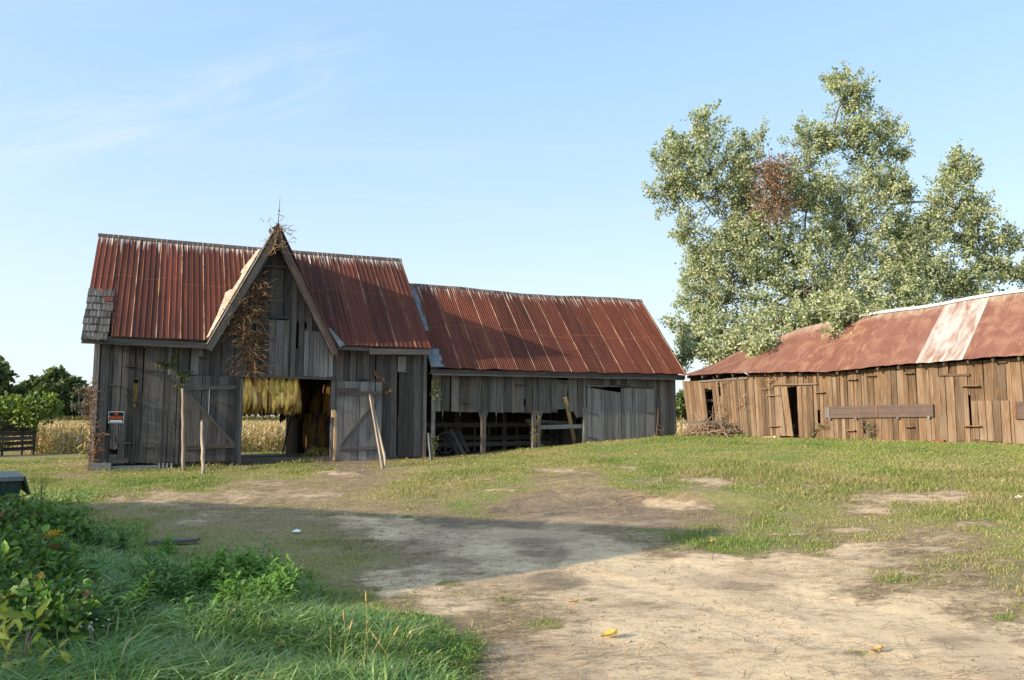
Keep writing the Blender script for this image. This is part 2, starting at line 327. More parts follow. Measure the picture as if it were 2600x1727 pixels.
def rust(name, seam=0.61, white=0.35, deep=(0.054, 0.0155, 0.0110), mid=(0.114, 0.0295, 0.0172), orange=(0.26, 0.092, 0.029), pale=(0.55, 0.50, 0.43), soft=False, rim=0.9):
    m, t, b = mat(name); gc = attr(t, 'gc'); r = attr(t, 'rnd', 'Fac')
    sp = t.nodes.new('ShaderNodeSeparateXYZ'); t.links.new(gc, sp.inputs[0]); U, Sd = sp.outputs[0], sp.outputs[2]
    big = noise_(t, gc, (1.2, 1.0, 0.35), 1.0, 4, 0.6)
    streak = noise_(t, gc, (22, 1, 0.55), 1.0, 5, 0.65)
    fine = noise_(t, gc, (60, 1, 7), 1.0, 5, 0.7)
    base = mixc(t, rng(t, big, 0.38, 0.62), deep, tuple(c*1.2 for c in mid))
    base = mixc(t, rng(t, streak, 0.50, 0.74, 0, 0.75), base, orange)
    base = mixc(t, rng(t, fine, 0.35, 0.75, 0, 0.45), base, tuple(c*0.6 for c in deep))
    base = mixc(t, rng(t, r, 0, 0.85, 0, 0.55), base, mixc(t, rng(t, big, .35, .65), tuple(c*1.15 for c in mid), tuple(c*.8 for c in deep)))
    rib = noise_(t, gc, (34, 1, 0.12), 1.0, 3, 0.6); base = mixc(t, rng(t, rib, 0.54, 0.66, 0, 0.55), base, tuple(c*0.45 for c in deep)); base = mixc(t, rng(t, noise_(t, gc, (30, 1, 0.2), 1.0, 4, 0.7), 0.60, 0.70, 0, 0.55), base, tuple(min(1, c*1.5) for c in orange))
    base = hsv3(t, base, rng(t, mth(t, 'FRACT', mth(t, 'MULTIPLY', r, 7.31)), 0, 1, 0.72, 1.34)); lapn = rng(t, mth(t, 'ABSOLUTE', mth(t, 'SUBTRACT', Sd, mth(t, 'ADD', 2.16, mth(t, 'MULTIPLY', mth(t, 'FLOOR', mth(t, 'MULTIPLY', r, 3.4)), .13)))), 0.010, 0.03, 0.35, 0); base = mixc(t, lapn, base, orange)
    # bare zinc: near the ridge, and down the seams
    fr = mth(t, 'FRACT', mth(t, 'DIVIDE', U, seam))
    ds = mth(t, 'ABSOLUTE', mth(t, 'SUBTRACT', fr, 0.5))            # 0.5 at a seam
    wv = noise_(t, gc, (3.0, 1, 1.1), 1.0, 4, 0.7)
    sm = rng(t, mth(t, 'ADD', ds, rng(t, wv, 0.3, 0.7, -0.035, 0.02)), 0.466, 0.484, 0, 1)
    zs = noise_(t, gc, (16, 1, 0.35), 1.0, 5, 0.6)
    zone = rng(t, Sd, 0.0, 1.3, rim, 0.0)
    top = rng(t, mth(t, 'ADD', mth(t, 'MULTIPLY', zone, 0.45), zs), 0.78, 0.86, 0, 0.9)
    palec = mixc(t, rng(t, fine, 0.3, 0.7), tuple(c*0.75 for c in pale), pale)
    sw = noise_(t, gc, (0.9, 1, 0.5), 1.0, 3, 0.6)
    smf = mth(t, 'MULTIPLY', sm, rng(t, sw, 0.38, 0.62, 0.08, 1.0))
    base = mixc(t, mth(t, 'MULTIPLY', smf, 0.85), base, mixc(t, rng(t, wv, 0.4, 0.6), palec, (0.42, 0.24, 0.10)))
    base = mixc(t, top, base, palec)
    t.links.new(base, b.inputs['Base Color']); b.inputs['Roughness'].default_value = 0.75; b.inputs['Specular IOR Level'].default_value = 0.25
    bump(t, b, fine, 0.25, 0.004); return m
M['rust'] = rust('rusted barn roofing')
M['rust_fine'] = rust('rusted ribbed roofing', rim=0.8, deep=(0.10, 0.027, 0.018), mid=(0.19, 0.055, 0.030))
def rust_matte(name):
    m, t, b = mat(name); gc = attr(t, 'gc'); r = attr(t, 'rnd', 'Fac')
    big = noise_(t, gc, (0.8, 1, 0.6), 1.0, 5, 0.6); patch = noise_(t, gc, (2.2, 1, 1.4), 1.0, 6, 0.65, 0.6); streak = noise_(t, gc, (14, 1, 1.0), 1.0, 5, 0.65)
    sp = t.nodes.new('ShaderNodeSeparateXYZ'); t.links.new(gc, sp.inputs[0])
    base = mixc(t, rng(t, big, 0.3, 0.7), (0.15, 0.060, 0.043), (0.20, 0.094, 0.064))
    base = mixc(t, rng(t, patch, 0.47, 0.62, 0, 0.85), base, (0.285, 0.160, 0.100))
    pd = noise_(t, gc, (6.5, 1, 1.6), 1.0, 7, 0.72, 0.4); base = mixc(t, rng(t, pd, 0.53, 0.66, 0, 0.8), base, (0.105, 0.042, 0.032))
    base = mixc(t, rng(t, streak, 0.54, 0.68, 0, 0.75), base, (0.115, 0.040, 0.028))
    z = rng(t, sp.outputs[2], 0.0, 1.3, 0.5, 0)
    base = mixc(t, rng(t, mth(t, 'ADD', z, patch), 0.72, 0.98, 0, 0.7), base, (0.36, 0.26, 0.17))
    base = mixc(t, rng(t, mth(t, 'ADD', z, streak), 0.88, 1.05, 0, 0.8), base, (0.40, 0.38, 0.34))
    sfr = mth(t, 'ABSOLUTE', mth(t, 'SUBTRACT', mth(t, 'FRACT', mth(t, 'DIVIDE', sp.outputs[0], 0.60)), 0.5)); wn = noise_(t, gc, (2, 1, 1.5), 1.0, 3, .6)
    base = mixc(t, mth(t, 'MULTIPLY', rng(t, sfr, 0.485, 0.496, 0, .75), rng(t, wn, .35, .6, .2, 1)), base, (0.075, 0.030, 0.022))
    base = mixc(t, rng(t, r, 0, .85, 0, .5), base, mixc(t, rng(t, big, .4, .6), (0.235, 0.120, 0.090), (0.150, 0.060, 0.042)))
    # sheets whose zinc is still on: rnd above 0.9
    zn = noise_(t, gc, (4.5, 1, 0.9), 1.0, 8, 0.68, 0.5)
    zi = mixc(t, rng(t, zn, 0.44, 0.66), (0.37, 0.37, 0.345), (0.235, 0.115, 0.075))
    base = mixc(t, rng(t, r, 0.89, 0.91), base, zi)
    t.links.new(base, b.inputs['Base Color']); b.inputs['Roughness'].default_value = 0.75; b.inputs['Specular IOR Level'].default_value = 0.25
    bump(t, b, streak, 0.2, 0.004); return m
M['shed_rust'] = rust_matte('shed roof rust')
def plain(name, c, c2, scale=8, rough=0.8, spec=0.2, metal=0.0, bmp=0.2, coord='Object'):
    m, t, b = mat(name); o = t.nodes.new('ShaderNodeTexCoord'); n = noise_(t, o.outputs[coord], (1, 1, 1), scale, 6, 0.65)
    t.links.new(mixc(t, rng(t, n, 0.3, 0.7), c, c2), b.inputs['Base Color']); b.inputs['Roughness'].default_value = rough; b.inputs['Specular IOR Level'].default_value = spec; b.inputs['Metallic'].default_value = metal
    if bmp: bump(t, b, n, bmp, 0.01)
    return m
M['zinc'] = plain('streaked zinc sheet', (0.42, 0.30, 0.18), (0.56, 0.53, 0.47), 5, 0.6)
M['blue_zinc'] = plain('old blue grey zinc', (0.085, 0.10, 0.115), (0.20, 0.235, 0.255), 7, 0.5)
M['concrete'] = plain('pale concrete', (0.22, 0.215, 0.20), (0.34, 0.33, 0.31), 9, 0.95)
M['brown_metal'] = plain('brown sheet metal', (0.062, 0.041, 0.034), (0.098, 0.066, 0.054), 5, 0.6, 0.3)
M['rust_trim'] = plain('orange rust', (0.14, 0.055, 0.026), (0.20, 0.095, 0.05), 8, 0.8)
M['green_metal'] = plain('dark green painted steel', (0.012, 0.030, 0.022), (0.022, 0.045, 0.033), 6, 0.5, 0.4)
M['weathered_lid'] = plain('weathered grey lid', (0.12, 0.13, 0.125), (0.2, 0.21, 0.2), 6, 0.8)
M['black'] = plain('black print', (0.012, 0.012, 0.014), (0.018, 0.018, 0.02), 6, 0.5, bmp=0)
M['orange_print'] = plain('orange print', (0.85, 0.12, 0.02), (0.9, 0.16, 0.03), 6, 0.5, bmp=0)
M['white_print'] = plain('white print', (0.75, 0.76, 0.78), (0.8, 0.81, 0.82), 6, 0.5, bmp=0)
M['grey_print'] = plain('grey blue print', (0.25, 0.35, 0.45), (0.3, 0.4, 0.5), 6, 0.5, bmp=0)
M['iron'] = plain('old iron', (0.05, 0.05, 0.055), (0.10, 0.09, 0.085), 9, 0.6, 0.4)
M['soil_mound'] = plain('turned brown soil', (0.10, 0.07, 0.045), (0.25, 0.18, 0.12), 14, 0.95)
M['litter'] = plain('white litter', (0.75, 0.76, 0.78), (0.85, 0.85, 0.86), 5, 0.6)
M['stone'] = plain('pale yellow stone', (0.55, 0.44, 0.25), (0.68, 0.58, 0.40), 7, 0.9)
M['tan_bark'] = plain('dry grey brown sticks', (0.16, 0.115, 0.08), (0.36, 0.27, 0.19), 12, 0.95)
M['bark'] = plain('grey bark', (0.10, 0.085, 0.07), (0.22, 0.19, 0.16), 9, 0.95, bmp=0.5)
def leafmat(name, trans=0.3, rough=0.55, spec=0.3, tint=(1, 1, 1), mottle=False):
    m, t, b = mat(name); c = attr(t, 'col', 'Color')
    if mottle:
        o = t.nodes.new('ShaderNodeTexCoord').outputs['Object']; n1 = noise_(t, o, (1, 1, .35), 22, 5, .7); n2 = noise_(t, o, (1, 1, .6), 60, 4, .7)
        c = mixc(t, rng(t, n1, .50, .66, 0, .8), c, (.25, .13, .05)); c = mixc(t, rng(t, n2, .55, .7, 0, .5), c, (.62, .55, .30)); bump(t, b, n1, .8, .02)
    t.links.new(c, b.inputs['Base Color']); b.inputs['Roughness'].default_value = rough; b.inputs['Specular IOR Level'].default_value = spec
    if trans > 0:
        tr = t.nodes.new('ShaderNodeBsdfTranslucent'); mxs = t.nodes.new('ShaderNodeMixShader'); mxs.inputs[0].default_value = trans
        cc = mixc(t, 1.0, c, (1.1, 1.25, 0.6), 'MULTIPLY'); t.links.new(cc, tr.inputs[0])
        o = [n for n in t.nodes if n.type == 'OUTPUT_MATERIAL'][0]
        t.links.new(b.outputs[0], mxs.inputs[1]); t.links.new(tr.outputs[0], mxs.inputs[2]); t.links.new(mxs.outputs[0], o.inputs[0])
    return m
M['leaf'] = leafmat('living leaves'); M['grass'] = leafmat('grass blades', 0.28, 0.42, 0.4)
M['dry'] = leafmat('dry leaves', 0.15, 0.8, 0.1); M['tobacco'] = leafmat('curing tobacco leaves', 0.0, 0.7, 0.15, mottle=True); M['straw'] = leafmat('straw', 0.0, 0.85, 0.1)

# ------------------------------------------------------------------ terrain
_hp = np.array([(0, 0, 0), (-3, 5, 0), (3, 5, 0), (0, 8, 0), (3, 10.5, .02), (-5, 8, 0), (6, 6, .05), (-8, 13, .03), (0, 12, .03),
 (-11.2, 20.7, .15), (-5.5, 23.2, .25), (-2.7, 24.4, .27), (.75, 25.9, .5), (2.4, 26.7, .68), (6, 28.2, .88), (9.5, 24.4, .9), (12.8, 20.8, .9), (16, 17, .9),
 (8, 14, .40), (8, 20, .72), (4, 20, .55), (3, 15, .30), (0, 20, .36), (-5, 18, .15), (9, 9, .2), (-20, 30, .1), (-20, 15, 0), (-12, 10, 0), (0, 33, .3), (-10, 33, .15),
 (10, 33, .8), (20, 25, .9), (-40, 60, .1), (40, 60, .5), (0, 60, .2), (0, -10, 0), (-25, -10, 0), (20, -10, .1), (20, 10, .4), (-40, 20, 0), (40, 20, .8), (-6, 27, .28), (-2, 29, .3)], float)
def _k(r2): return r2*np.log(np.maximum(r2, 1e-9))*0.5
_A = _k(((_hp[:, None, :2]-_hp[None, :, :2])**2).sum(2)); _n = len(_hp)
_Pm = np.concatenate([np.ones((_n, 1)), _hp[:, :2]], 1)
_M = np.block([[_A + np.eye(_n)*0.5, _Pm], [_Pm.T, np.zeros((3, 3))]]); _w = np.linalg.solve(_M, np.concatenate([_hp[:, 2], np.zeros(3)]))
def sstep(a, b, x): t = np.clip((x-a)/(b-a), 0, 1); return t*t*(3-2*t)
def H(x, y):
    x = np.atleast_1d(np.asarray(x, float)); y = np.atleast_1d(np.asarray(y, float)); sh = x.shape; x = x.ravel(); y = y.ravel()
    xx = np.clip(x, -45, 45); yy = np.clip(y, -12, 62); z = np.zeros_like(x)
    for i in range(0, len(x), 60000):
        s = slice(i, i+60000); r2 = (xx[s, None]-_hp[None, :, 0])**2 + (yy[s, None]-_hp[None, :, 1])**2
        z[s] = _k(r2) @ _w[:_n] + _w[_n] + _w[_n+1]*xx[s] + _w[_n+2]*yy[s]
    far = sstep(30, 62, np.hypot(x, y)); z = z*(1-far) + 0.18*far
    near = 1-sstep(25, 40, np.hypot(x, y))
    z = z + near*0.10*(fbm(x*0.35, y*0.35, 5, 3)-0.5) + near*0.03*(fbm(x*1.7, y*1.7, 9, 3)-0.5)
    # the bank where the drive was cut into the slope
    by = 12.6 + 0.5*np.sin(x*0.9) ; z = z + 0.16*sstep(0, 0.7, y-by)*np.exp(-np.clip(y-by-0.7, 0, 99)/2.2)*sstep(-1.5, 1.0, x)*(1-sstep(3.5, 6, x))
    # earth turned up in front of the barn door
    z = z + 0.10*np.exp(-(((x+4.3)/0.7)**2+((y-19.4)/0.35)**2))*(0.5+fbm(x*4, y*4, 3, 3))
    return z.reshape(sh)
def h1(x, y): return float(H(x, y)[0])
_ts = np.arange(3.0, 70, 0.04)
def ground_at(X, Y):
    r = ray(X, Y); x = r.x*_ts; y = r.y*_ts; d = EYE + r.z*_ts - H(x, y)
    k = np.nonzero(d <= 0)[0]; k = int(k[0]) if len(k) else int(np.argmin(d))
    return Vector((x[k], y[k], h1(x[k], y[k])))
# what grows where, noted on the photograph's ground and carried back to the land: X, Y, density, green, soil(0 dark..1 pale), blade height
GT = []
def row(Y, *a):
    for t_ in a: GT.append((t_[0], Y, *t_[1:]))
row(1035, (1150, .8, .55, .3, .10), (1250, .9, .6, .4, .10), (1400, .95, .75, .4, .09), (1600, .95, .8, .4, .09), (1800, .95, .85, .4, .08), (2000, .95, .8, .4, .08), (2200, .95, .75, .4, .09), (2361, .95, .7, .4, .10))
row(1065, (60, .7, .55, .5, .08), (150, .35, .3, .55, .06), (1000, .6, .45, .5, .08), (1150, .85, .6, .5, .09), (1300, .85, .55, .5, .09), (1500, .9, .75, .5, .08), (1700, .9, .6, .5, .12), (2000, .95, .6, .5, .13), (2300, .95, .75, .5, .10))
row(1090, (60, .8, .65, .5, .08), (200, .5, .4, .5, .07), (300, .85, .75, .5, .09), (450, .85, .7, .5, .09), (600, .75, .5, .6, .07), (700, .85, .6, .5, .09), (790, .05, .3, .25, .05), (900, .5, .3, .5, .06), (1050, .85, .5, .5, .08), (1200, .85, .6, .5, .08), (1290, .3, .35, .35, .06), (1450, .9, .7, .5, .08), (1700, .9, .5, .6, .12), (1900, .9, .5, .6, .13), (2150, .95, .55, .6, .14), (2361, .95, .6, .6, .12))
row(1118, (120, .9, .75, .5, .12), (300, .9, .85, .5, .10), (450, .85, .75, .5, .08), (600, .5, .4, .7, .05), (700, .45, .35, .7, .05), (800, .5, .3, .6, .06), (950, .85, .42, .5, .09), (1100, .9, .55, .5, .08), (1180, .9, .8, .5, .07), (1330, .4, .6, .7, .06), (1500, .85, .85, .6, .07), (1660, .25, .6, .85, .05), (1750, .85, .65, .6, .09), (1900, .9, .5, .6, .12), (2100, .9, .5, .6, .13), (2300, .95, .55, .6, .13))
row(1145, (150, .8, .7, .5, .16), (300, .6, .4, .6, .08), (400, .2, .25, .8, .05), (550, .25, .25, .8, .05), (700, .4, .25, .7, .05), (900, .75, .32, .5, .07), (1040, .6, .35, .4, .06), (1150, .75, .75, .5, .07), (1260, .15, .3, .25, .04), (1400, .10, .3, .25, .04), (1520, .6, .75, .6, .06), (1620, .55, .7, .8, .06), (1750, .85, .8, .6, .07), (1900, .7, .6, .7, .08), (2050, .3, .4, .75, .06), (2200, .25, .4, .75, .06), (2330, .9, .5, .6, .12))
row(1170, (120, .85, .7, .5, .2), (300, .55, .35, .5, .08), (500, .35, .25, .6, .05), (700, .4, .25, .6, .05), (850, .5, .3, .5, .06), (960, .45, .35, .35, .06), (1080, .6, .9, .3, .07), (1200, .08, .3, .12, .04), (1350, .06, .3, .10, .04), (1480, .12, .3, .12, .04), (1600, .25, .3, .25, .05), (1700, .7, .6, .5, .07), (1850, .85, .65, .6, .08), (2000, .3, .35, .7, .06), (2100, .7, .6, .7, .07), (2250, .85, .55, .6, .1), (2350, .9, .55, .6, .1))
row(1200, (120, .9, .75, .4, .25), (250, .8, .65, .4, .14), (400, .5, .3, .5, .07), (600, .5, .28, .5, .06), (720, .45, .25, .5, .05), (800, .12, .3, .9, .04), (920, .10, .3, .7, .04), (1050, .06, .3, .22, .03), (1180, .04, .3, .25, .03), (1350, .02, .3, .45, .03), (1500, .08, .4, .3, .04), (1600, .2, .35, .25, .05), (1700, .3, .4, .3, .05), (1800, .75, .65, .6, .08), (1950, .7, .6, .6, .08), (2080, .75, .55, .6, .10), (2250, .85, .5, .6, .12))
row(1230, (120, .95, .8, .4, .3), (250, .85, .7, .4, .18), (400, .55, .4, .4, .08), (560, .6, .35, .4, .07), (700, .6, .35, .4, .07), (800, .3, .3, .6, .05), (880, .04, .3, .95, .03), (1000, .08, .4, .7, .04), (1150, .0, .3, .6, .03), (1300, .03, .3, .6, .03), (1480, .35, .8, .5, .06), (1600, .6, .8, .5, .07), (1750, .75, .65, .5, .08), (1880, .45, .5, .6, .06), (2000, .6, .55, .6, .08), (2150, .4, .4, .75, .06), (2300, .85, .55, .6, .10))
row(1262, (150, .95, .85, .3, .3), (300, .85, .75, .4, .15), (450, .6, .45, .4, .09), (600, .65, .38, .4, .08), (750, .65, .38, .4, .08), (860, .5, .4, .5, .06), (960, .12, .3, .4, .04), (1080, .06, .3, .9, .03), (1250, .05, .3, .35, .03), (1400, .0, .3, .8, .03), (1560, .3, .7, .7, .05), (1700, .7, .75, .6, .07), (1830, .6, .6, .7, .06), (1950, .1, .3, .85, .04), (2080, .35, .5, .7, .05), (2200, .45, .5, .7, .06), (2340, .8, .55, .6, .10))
row(1300, (150, 1, .9, .3, .35), (300, .95, .85, .3, .22), (450, .85, .75, .4, .14), (600, .75, .6, .4, .10), (750, .7, .45, .4, .09), (880, .7, .45, .4, .08), (980, .45, .45, .4, .06), (1080, .12, .4, .6, .04), (1200, .04, .3, .9, .03), (1400, .0, .3, .95, .03), (1600, .01, .3, .95, .03), (1800, .04, .3, .9, .03), (1930, .08, .3, .8, .03), (2060, .35, .55, .7, .05), (2160, .5, .6, .7, .06), (2300, .6, .55, .6, .07))
row(1340, (150, 1, .9, .3, .4), (350, 1, .9, .3, .3), (550, .95, .85, .3, .25), (700, .9, .75, .4, .16), (820, .6, .5, .6, .08), (920, .10, .35, .9, .04), (1050, .10, .35, .85, .04), (1200, .02, .3, .6, .03), (1290, .02, .3, .35, .03), (1450, .0, .3, .95, .03), (1650, .02, .3, .7, .03), (1750, .0, .3, .7, .03), (1950, .02, .3, .9, .03), (2050, .35, .55, .7, .05), (2200, .35, .55, .65, .05), (2330, .6, .55, .6, .07))
row(1390, (150, 1, .9, .3, .45), (350, 1, .95, .3, .38), (550, 1, .9, .3, .34), (720, .95, .85, .3, .2), (850, .85, .7, .4, .13), (960, .4, .5, .6, .06), (1080, .2, .35, .75, .04), (1220, .25, .4, .7, .04), (1350, .02, .3, .85, .03), (1600, .0, .3, .95, .03), (1900, .0, .3, .95, .03), (2150, .05, .35, .9, .03), (2280, .25, .45, .7, .04), (2361, .5, .55, .6, .06))
row(1440, (150, 1, .9, .3, .5), (350, 1, .95, .3, .42), (600, 1, .95, .3, .36), (800, 1, .9, .3, .22), (950, .9, .8, .4, .16), (1080, .5, .5, .6, .07), (1200, .4, .5, .6, .05), (1290, .15, .35, .7, .04), (1450, .0, .3, .95, .03), (1800, .0, .3, .95, .03), (2100, .0, .3, .9, .03), (2361, .2, .45, .8, .04))
row(1500, (150, 1, .9, .3, .5), (400, 1, .95, .3, .45), (650, 1, .95, .3, .40), (850, 1, .95, .3, .3), (1000, .95, .9, .4, .2), (1090, .6, .7, .5, .10), (1180, .12, .3, .6, .04), (1350, .04, .3, .7, .03), (1600, .0, .3, .9, .03), (1960, .03, .5, .85, .03), (2250, .0, .3, .75, .03), (2361, .0, .3, .8, .03))
row(1560, (150, 1, .9, .3, .5), (500, 1, .95, .3, .45), (800, 1, .95, .3, .36), (1000, 1, .95, .3, .26), (1100, .85, .85, .4, .16), (1170, .15, .4, .6, .05), (1300, .06, .3, .6, .03), (1500, .01, .3, .85, .03), (1800, .0, .3, .9, .03), (2200, .0, .3, .7, .03))
GT = np.array(GT)
BARE = [(1660, 1112, 50, 9), (1745, 1118, 24, 6), (1510, 1108, 55, 7), (1290, 1085, 65, 8), (1450, 1078, 30, 5), (2110, 1150, 110, 12), (2230, 1141, 60, 7), (2010, 1177, 65, 9), (2240, 1207, 60, 9), (1960, 1222, 60, 6), (1800, 1228, 60, 5), (1880, 1122, 40, 5), (620, 1112, 60, 8), (790, 1093, 45, 8), (700, 1140, 90, 9), (1150, 1130, 60, 6), (2300, 1292, 50, 7), (2150, 1265, 65, 7), (2000, 1303, 90, 8), (1560, 1165, 90, 9), (300, 1150, 60, 8), (450, 1205, 50, 7), (620, 1225, 40, 6), (1120, 1106, 40, 4), (2330, 1230, 40, 5), (1400, 1052, 30, 4)]
TUFT = [(1080, 1160, 40, 7), (2050, 1336, 52, 8), (1500, 1222, 50, 6), (1250, 1440, 50, 13), (1965, 1497, 36, 4), (1352, 1382, 18, 4), (950, 1195, 24, 5), (1640, 1245, 90, 8), (1240, 1262, 16, 3), (2330, 1425, 40, 12), (1120, 1325, 22, 4), (1055, 1350, 26, 5), (1180, 1385, 30, 5)]
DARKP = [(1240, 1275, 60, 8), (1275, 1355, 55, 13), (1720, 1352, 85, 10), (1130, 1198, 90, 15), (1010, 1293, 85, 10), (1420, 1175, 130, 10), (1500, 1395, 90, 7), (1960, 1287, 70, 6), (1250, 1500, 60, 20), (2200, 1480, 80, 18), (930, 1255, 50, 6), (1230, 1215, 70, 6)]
def _ell(X, Y, L):
    m = np.zeros_like(X)
    for (a, b, rx, ry) in L: m = np.maximum(m, 1-sstep(.55, 1.25, np.sqrt(((X-a)/rx)**2+((Y-b)/ry)**2)))
    return m
def ground_mask(x, y, z=None):
    z = H(x, y) if z is None else z
    X, Y = proj_np(x, y, z)
    X = np.clip(X, -100, 2460); Y = np.clip(Y, 1025, 1590)
    n1 = fbm(x*0.9, y*0.9, 21)-0.5; n2 = fbm(x*0.9+40, y*0.9, 33)-0.5; n3 = fbm(x*3.1, y*3.1, 41)-0.5
    n4 = fbm(x*7, y*7, 47, 2)-0.5; X = X + n1*150 + n3*80 + n4*40; Y = Y + n2*36 + n3*22 + n4*10
    out_ = np.zeros((len(x), 4))
    for i in range(0, len(x), 40000):
        s = slice(i, i+40000); k = 3.2 - 1.5*np.clip((Y[s, None]-1150)/400, 0, 1)
        d2 = ((X[s, None]-GT[None, :, 0])/62)**2 + ((Y[s, None]-GT[None, :, 1])*k/62)**2
        d2 = d2 - d2.min(1, keepdims=True); wgt = np.exp(-d2*2.0); out_[s] = (wgt @ GT[:, 2:6])/wgt.sum(1, keepdims=True)
    Xe = X - n1*105 - n3*20; Ye = Y - n2*26 - n3*6
    bm = _ell(Xe, Ye, BARE); bm = bm*(.55+.9*(vnoise(x*6, y*6, 71)-.3)).clip(.25, 1); out_[:, 0] *= 1-.9*bm; out_[:, 2] = out_[:, 2]*(1-bm) + .72*bm
    tm_ = _ell(Xe, Ye, TUFT); out_[:, 0] = np.maximum(out_[:, 0], tm_*.95); out_[:, 1] = np.maximum(out_[:, 1], tm_*.8); out_[:, 3] = np.maximum(out_[:, 3], tm_*.055)
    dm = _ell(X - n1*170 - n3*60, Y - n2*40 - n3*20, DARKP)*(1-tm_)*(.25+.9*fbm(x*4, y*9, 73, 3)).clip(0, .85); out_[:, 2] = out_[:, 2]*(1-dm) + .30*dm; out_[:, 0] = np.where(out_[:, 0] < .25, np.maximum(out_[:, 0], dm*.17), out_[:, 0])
    # away from the yard: rough grass
    ub, vb = BF.local_np(x, y); us, vs = SF.local_np(x, y)
    beh = ((vb > 6.4) | (us < -0.5) & (vs > 0.5) & (vb > 2) | (y > 34)); e = np.zeros(len(x))
    out_[beh] = (0.75, 0.55, 0.5, 0.10)
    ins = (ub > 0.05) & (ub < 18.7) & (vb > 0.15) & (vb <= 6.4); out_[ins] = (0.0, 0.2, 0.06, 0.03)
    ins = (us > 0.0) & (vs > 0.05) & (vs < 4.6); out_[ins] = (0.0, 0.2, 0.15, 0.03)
    return out_
def axis(lo, hi, fine, far_lo, far_hi, g=1.22):
    a = list(np.arange(lo, hi, fine)); st = fine; p = hi
    while p < far_hi: a.append(p); st *= g; p += st
    a.append(far_hi); st = fine; p = lo
    while p > far_lo: p -= st; st *= g; a.insert(0, max(p, far_lo))
    return np.array(sorted(set(np.round(a, 4))))
gx = axis(-9, 14, 0.085, -900, 900); gy = axis(4.0, 29, 0.085, -60, 1800)
GX, GY = np.meshgrid(gx, gy); fx, fy = GX.ravel(), GY.ravel(); fz = H(fx, fy)
gm = ground_mask(fx, fy, fz)
micro = (1-sstep(12, 24, np.hypot(fx, fy)))*(0.012*(fbm(fx*5, fy*5, 61, 3)-0.5) + 0.010*(fbm(fx*14, fy*14, 66, 2)-0.5))
# tyre tracks pressed into the sandy drive
for off in (0.0, 0.10, 0.20, 1.38, 1.48, 1.58, -1.1, 2.7):
    c = fx*0.86 + fy*0.51 - 3.45 - off - 0.06*np.sin(fx*1.3) - .03*np.sin(fy*2.1); micro += (-0.022*np.exp(-(c/0.04)**2) + .010*np.exp(-((c-.085)/0.04)**2))*(gm[:, 0] < .12)*(fbm(fx*0.7+off, fy*0.7, 77, 2) > 0.40)*(np.hypot(fx, fy) < 9.5)
fz = fz + micro
nx_, ny_ = len(gx), len(gy); ii = (np.arange(ny_-1)[:, None]*nx_ + np.arange(nx_-1)[None, :]).ravel()
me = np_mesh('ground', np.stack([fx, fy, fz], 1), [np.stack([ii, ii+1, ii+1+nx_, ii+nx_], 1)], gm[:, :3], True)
m, t, b = mat('yard soil and turf'); gcol = attr(t, 'col', 'Color'); sp = t.nodes.new('ShaderNodeSeparateColor'); t.links.new(gcol, sp.inputs[0])
o_ = t.nodes.new('ShaderNodeTexCoord').outputs['Object']
nA = noise_(t, o_, (1, 1, 1), 1.4, 6, 0.65); nB = noise_(t, o_, (1, 1, 1), 9, 6, 0.7); nC = noise_(t, o_, (1, 1, 1), 70, 4, 0.7); nS = noise_(t, o_, (1, 3.5, 1), 3.0, 6, 0.7, 0.6)
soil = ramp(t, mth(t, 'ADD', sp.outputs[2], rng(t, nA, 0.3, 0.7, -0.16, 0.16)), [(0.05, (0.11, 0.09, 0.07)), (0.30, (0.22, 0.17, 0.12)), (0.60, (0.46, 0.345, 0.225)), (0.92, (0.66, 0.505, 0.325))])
soil = mixc(t, rng(t, nB, 0.46, 0.66, 0.0, 0.35), soil, (0.34, 0.26, 0.17), 'MIX')
soil = mixc(t, rng(t, nS, 0.58, 0.70, 0.0, 0.65), soil, (0.24, 0.165, 0.10))
soil = mixc(t, rng(t, nC, 0.55, 0.74, 0.0, 0.5), soil, (0.26, 0.20, 0.14))
soil = mixc(t, rng(t, nC, 0.40, 0.26, 0.0, 0.5), soil, (0.60, 0.50, 0.36))
turf = mixc(t, sp.outputs[1], (0.36, 0.28, 0.15), (0.15, 0.19, 0.05))
turf = mixc(t, rng(t, nB, 0.4, 0.65, 0, 0.6), turf, (0.13, 0.105, 0.06))
nD = noise_(t, o_, (1, 1.6, 1), 5.0, 8, 0.75, 0.4); nE = noise_(t, o_, (1, 1, 1), 30, 6, 0.75)
thf = rng(t, mth(t, 'ADD', sp.outputs[0], mth(t, 'ADD', rng(t, nD, 0.3, 0.7, -0.42, 0.42), rng(t, nE, 0.3, 0.7, -0.22, 0.22))), 0.12, 0.34, 0, 0.85)
soil = mixc(t, thf, soil, mixc(t, rng(t, nE, 0.42, 0.60), (0.15, 0.105, 0.07), (0.34, 0.25, 0.155)))
gf = rng(t, mth(t, 'ADD', sp.outputs[0], mth(t, 'ADD', rng(t, nB, 0.3, 0.7, -0.3, 0.3), rng(t, nE, 0.3, 0.7, -0.2, 0.2))), 0.36, 0.66, 0, 0.92)
fin = mixc(t, gf, soil, turf)
t.links.new(fin, b.inputs['Base Color']); b.inputs['Roughness'].default_value = 0.97; b.inputs['Specular IOR Level'].default_value = 0.08
bump(t, b, mth(t, 'ADD', mth(t, 'MULTIPLY', nB, 1.0), mth(t, 'MULTIPLY', nC, 0.5)), 0.5, 0.03)
tag(link('ground', me, m), kind='structure')

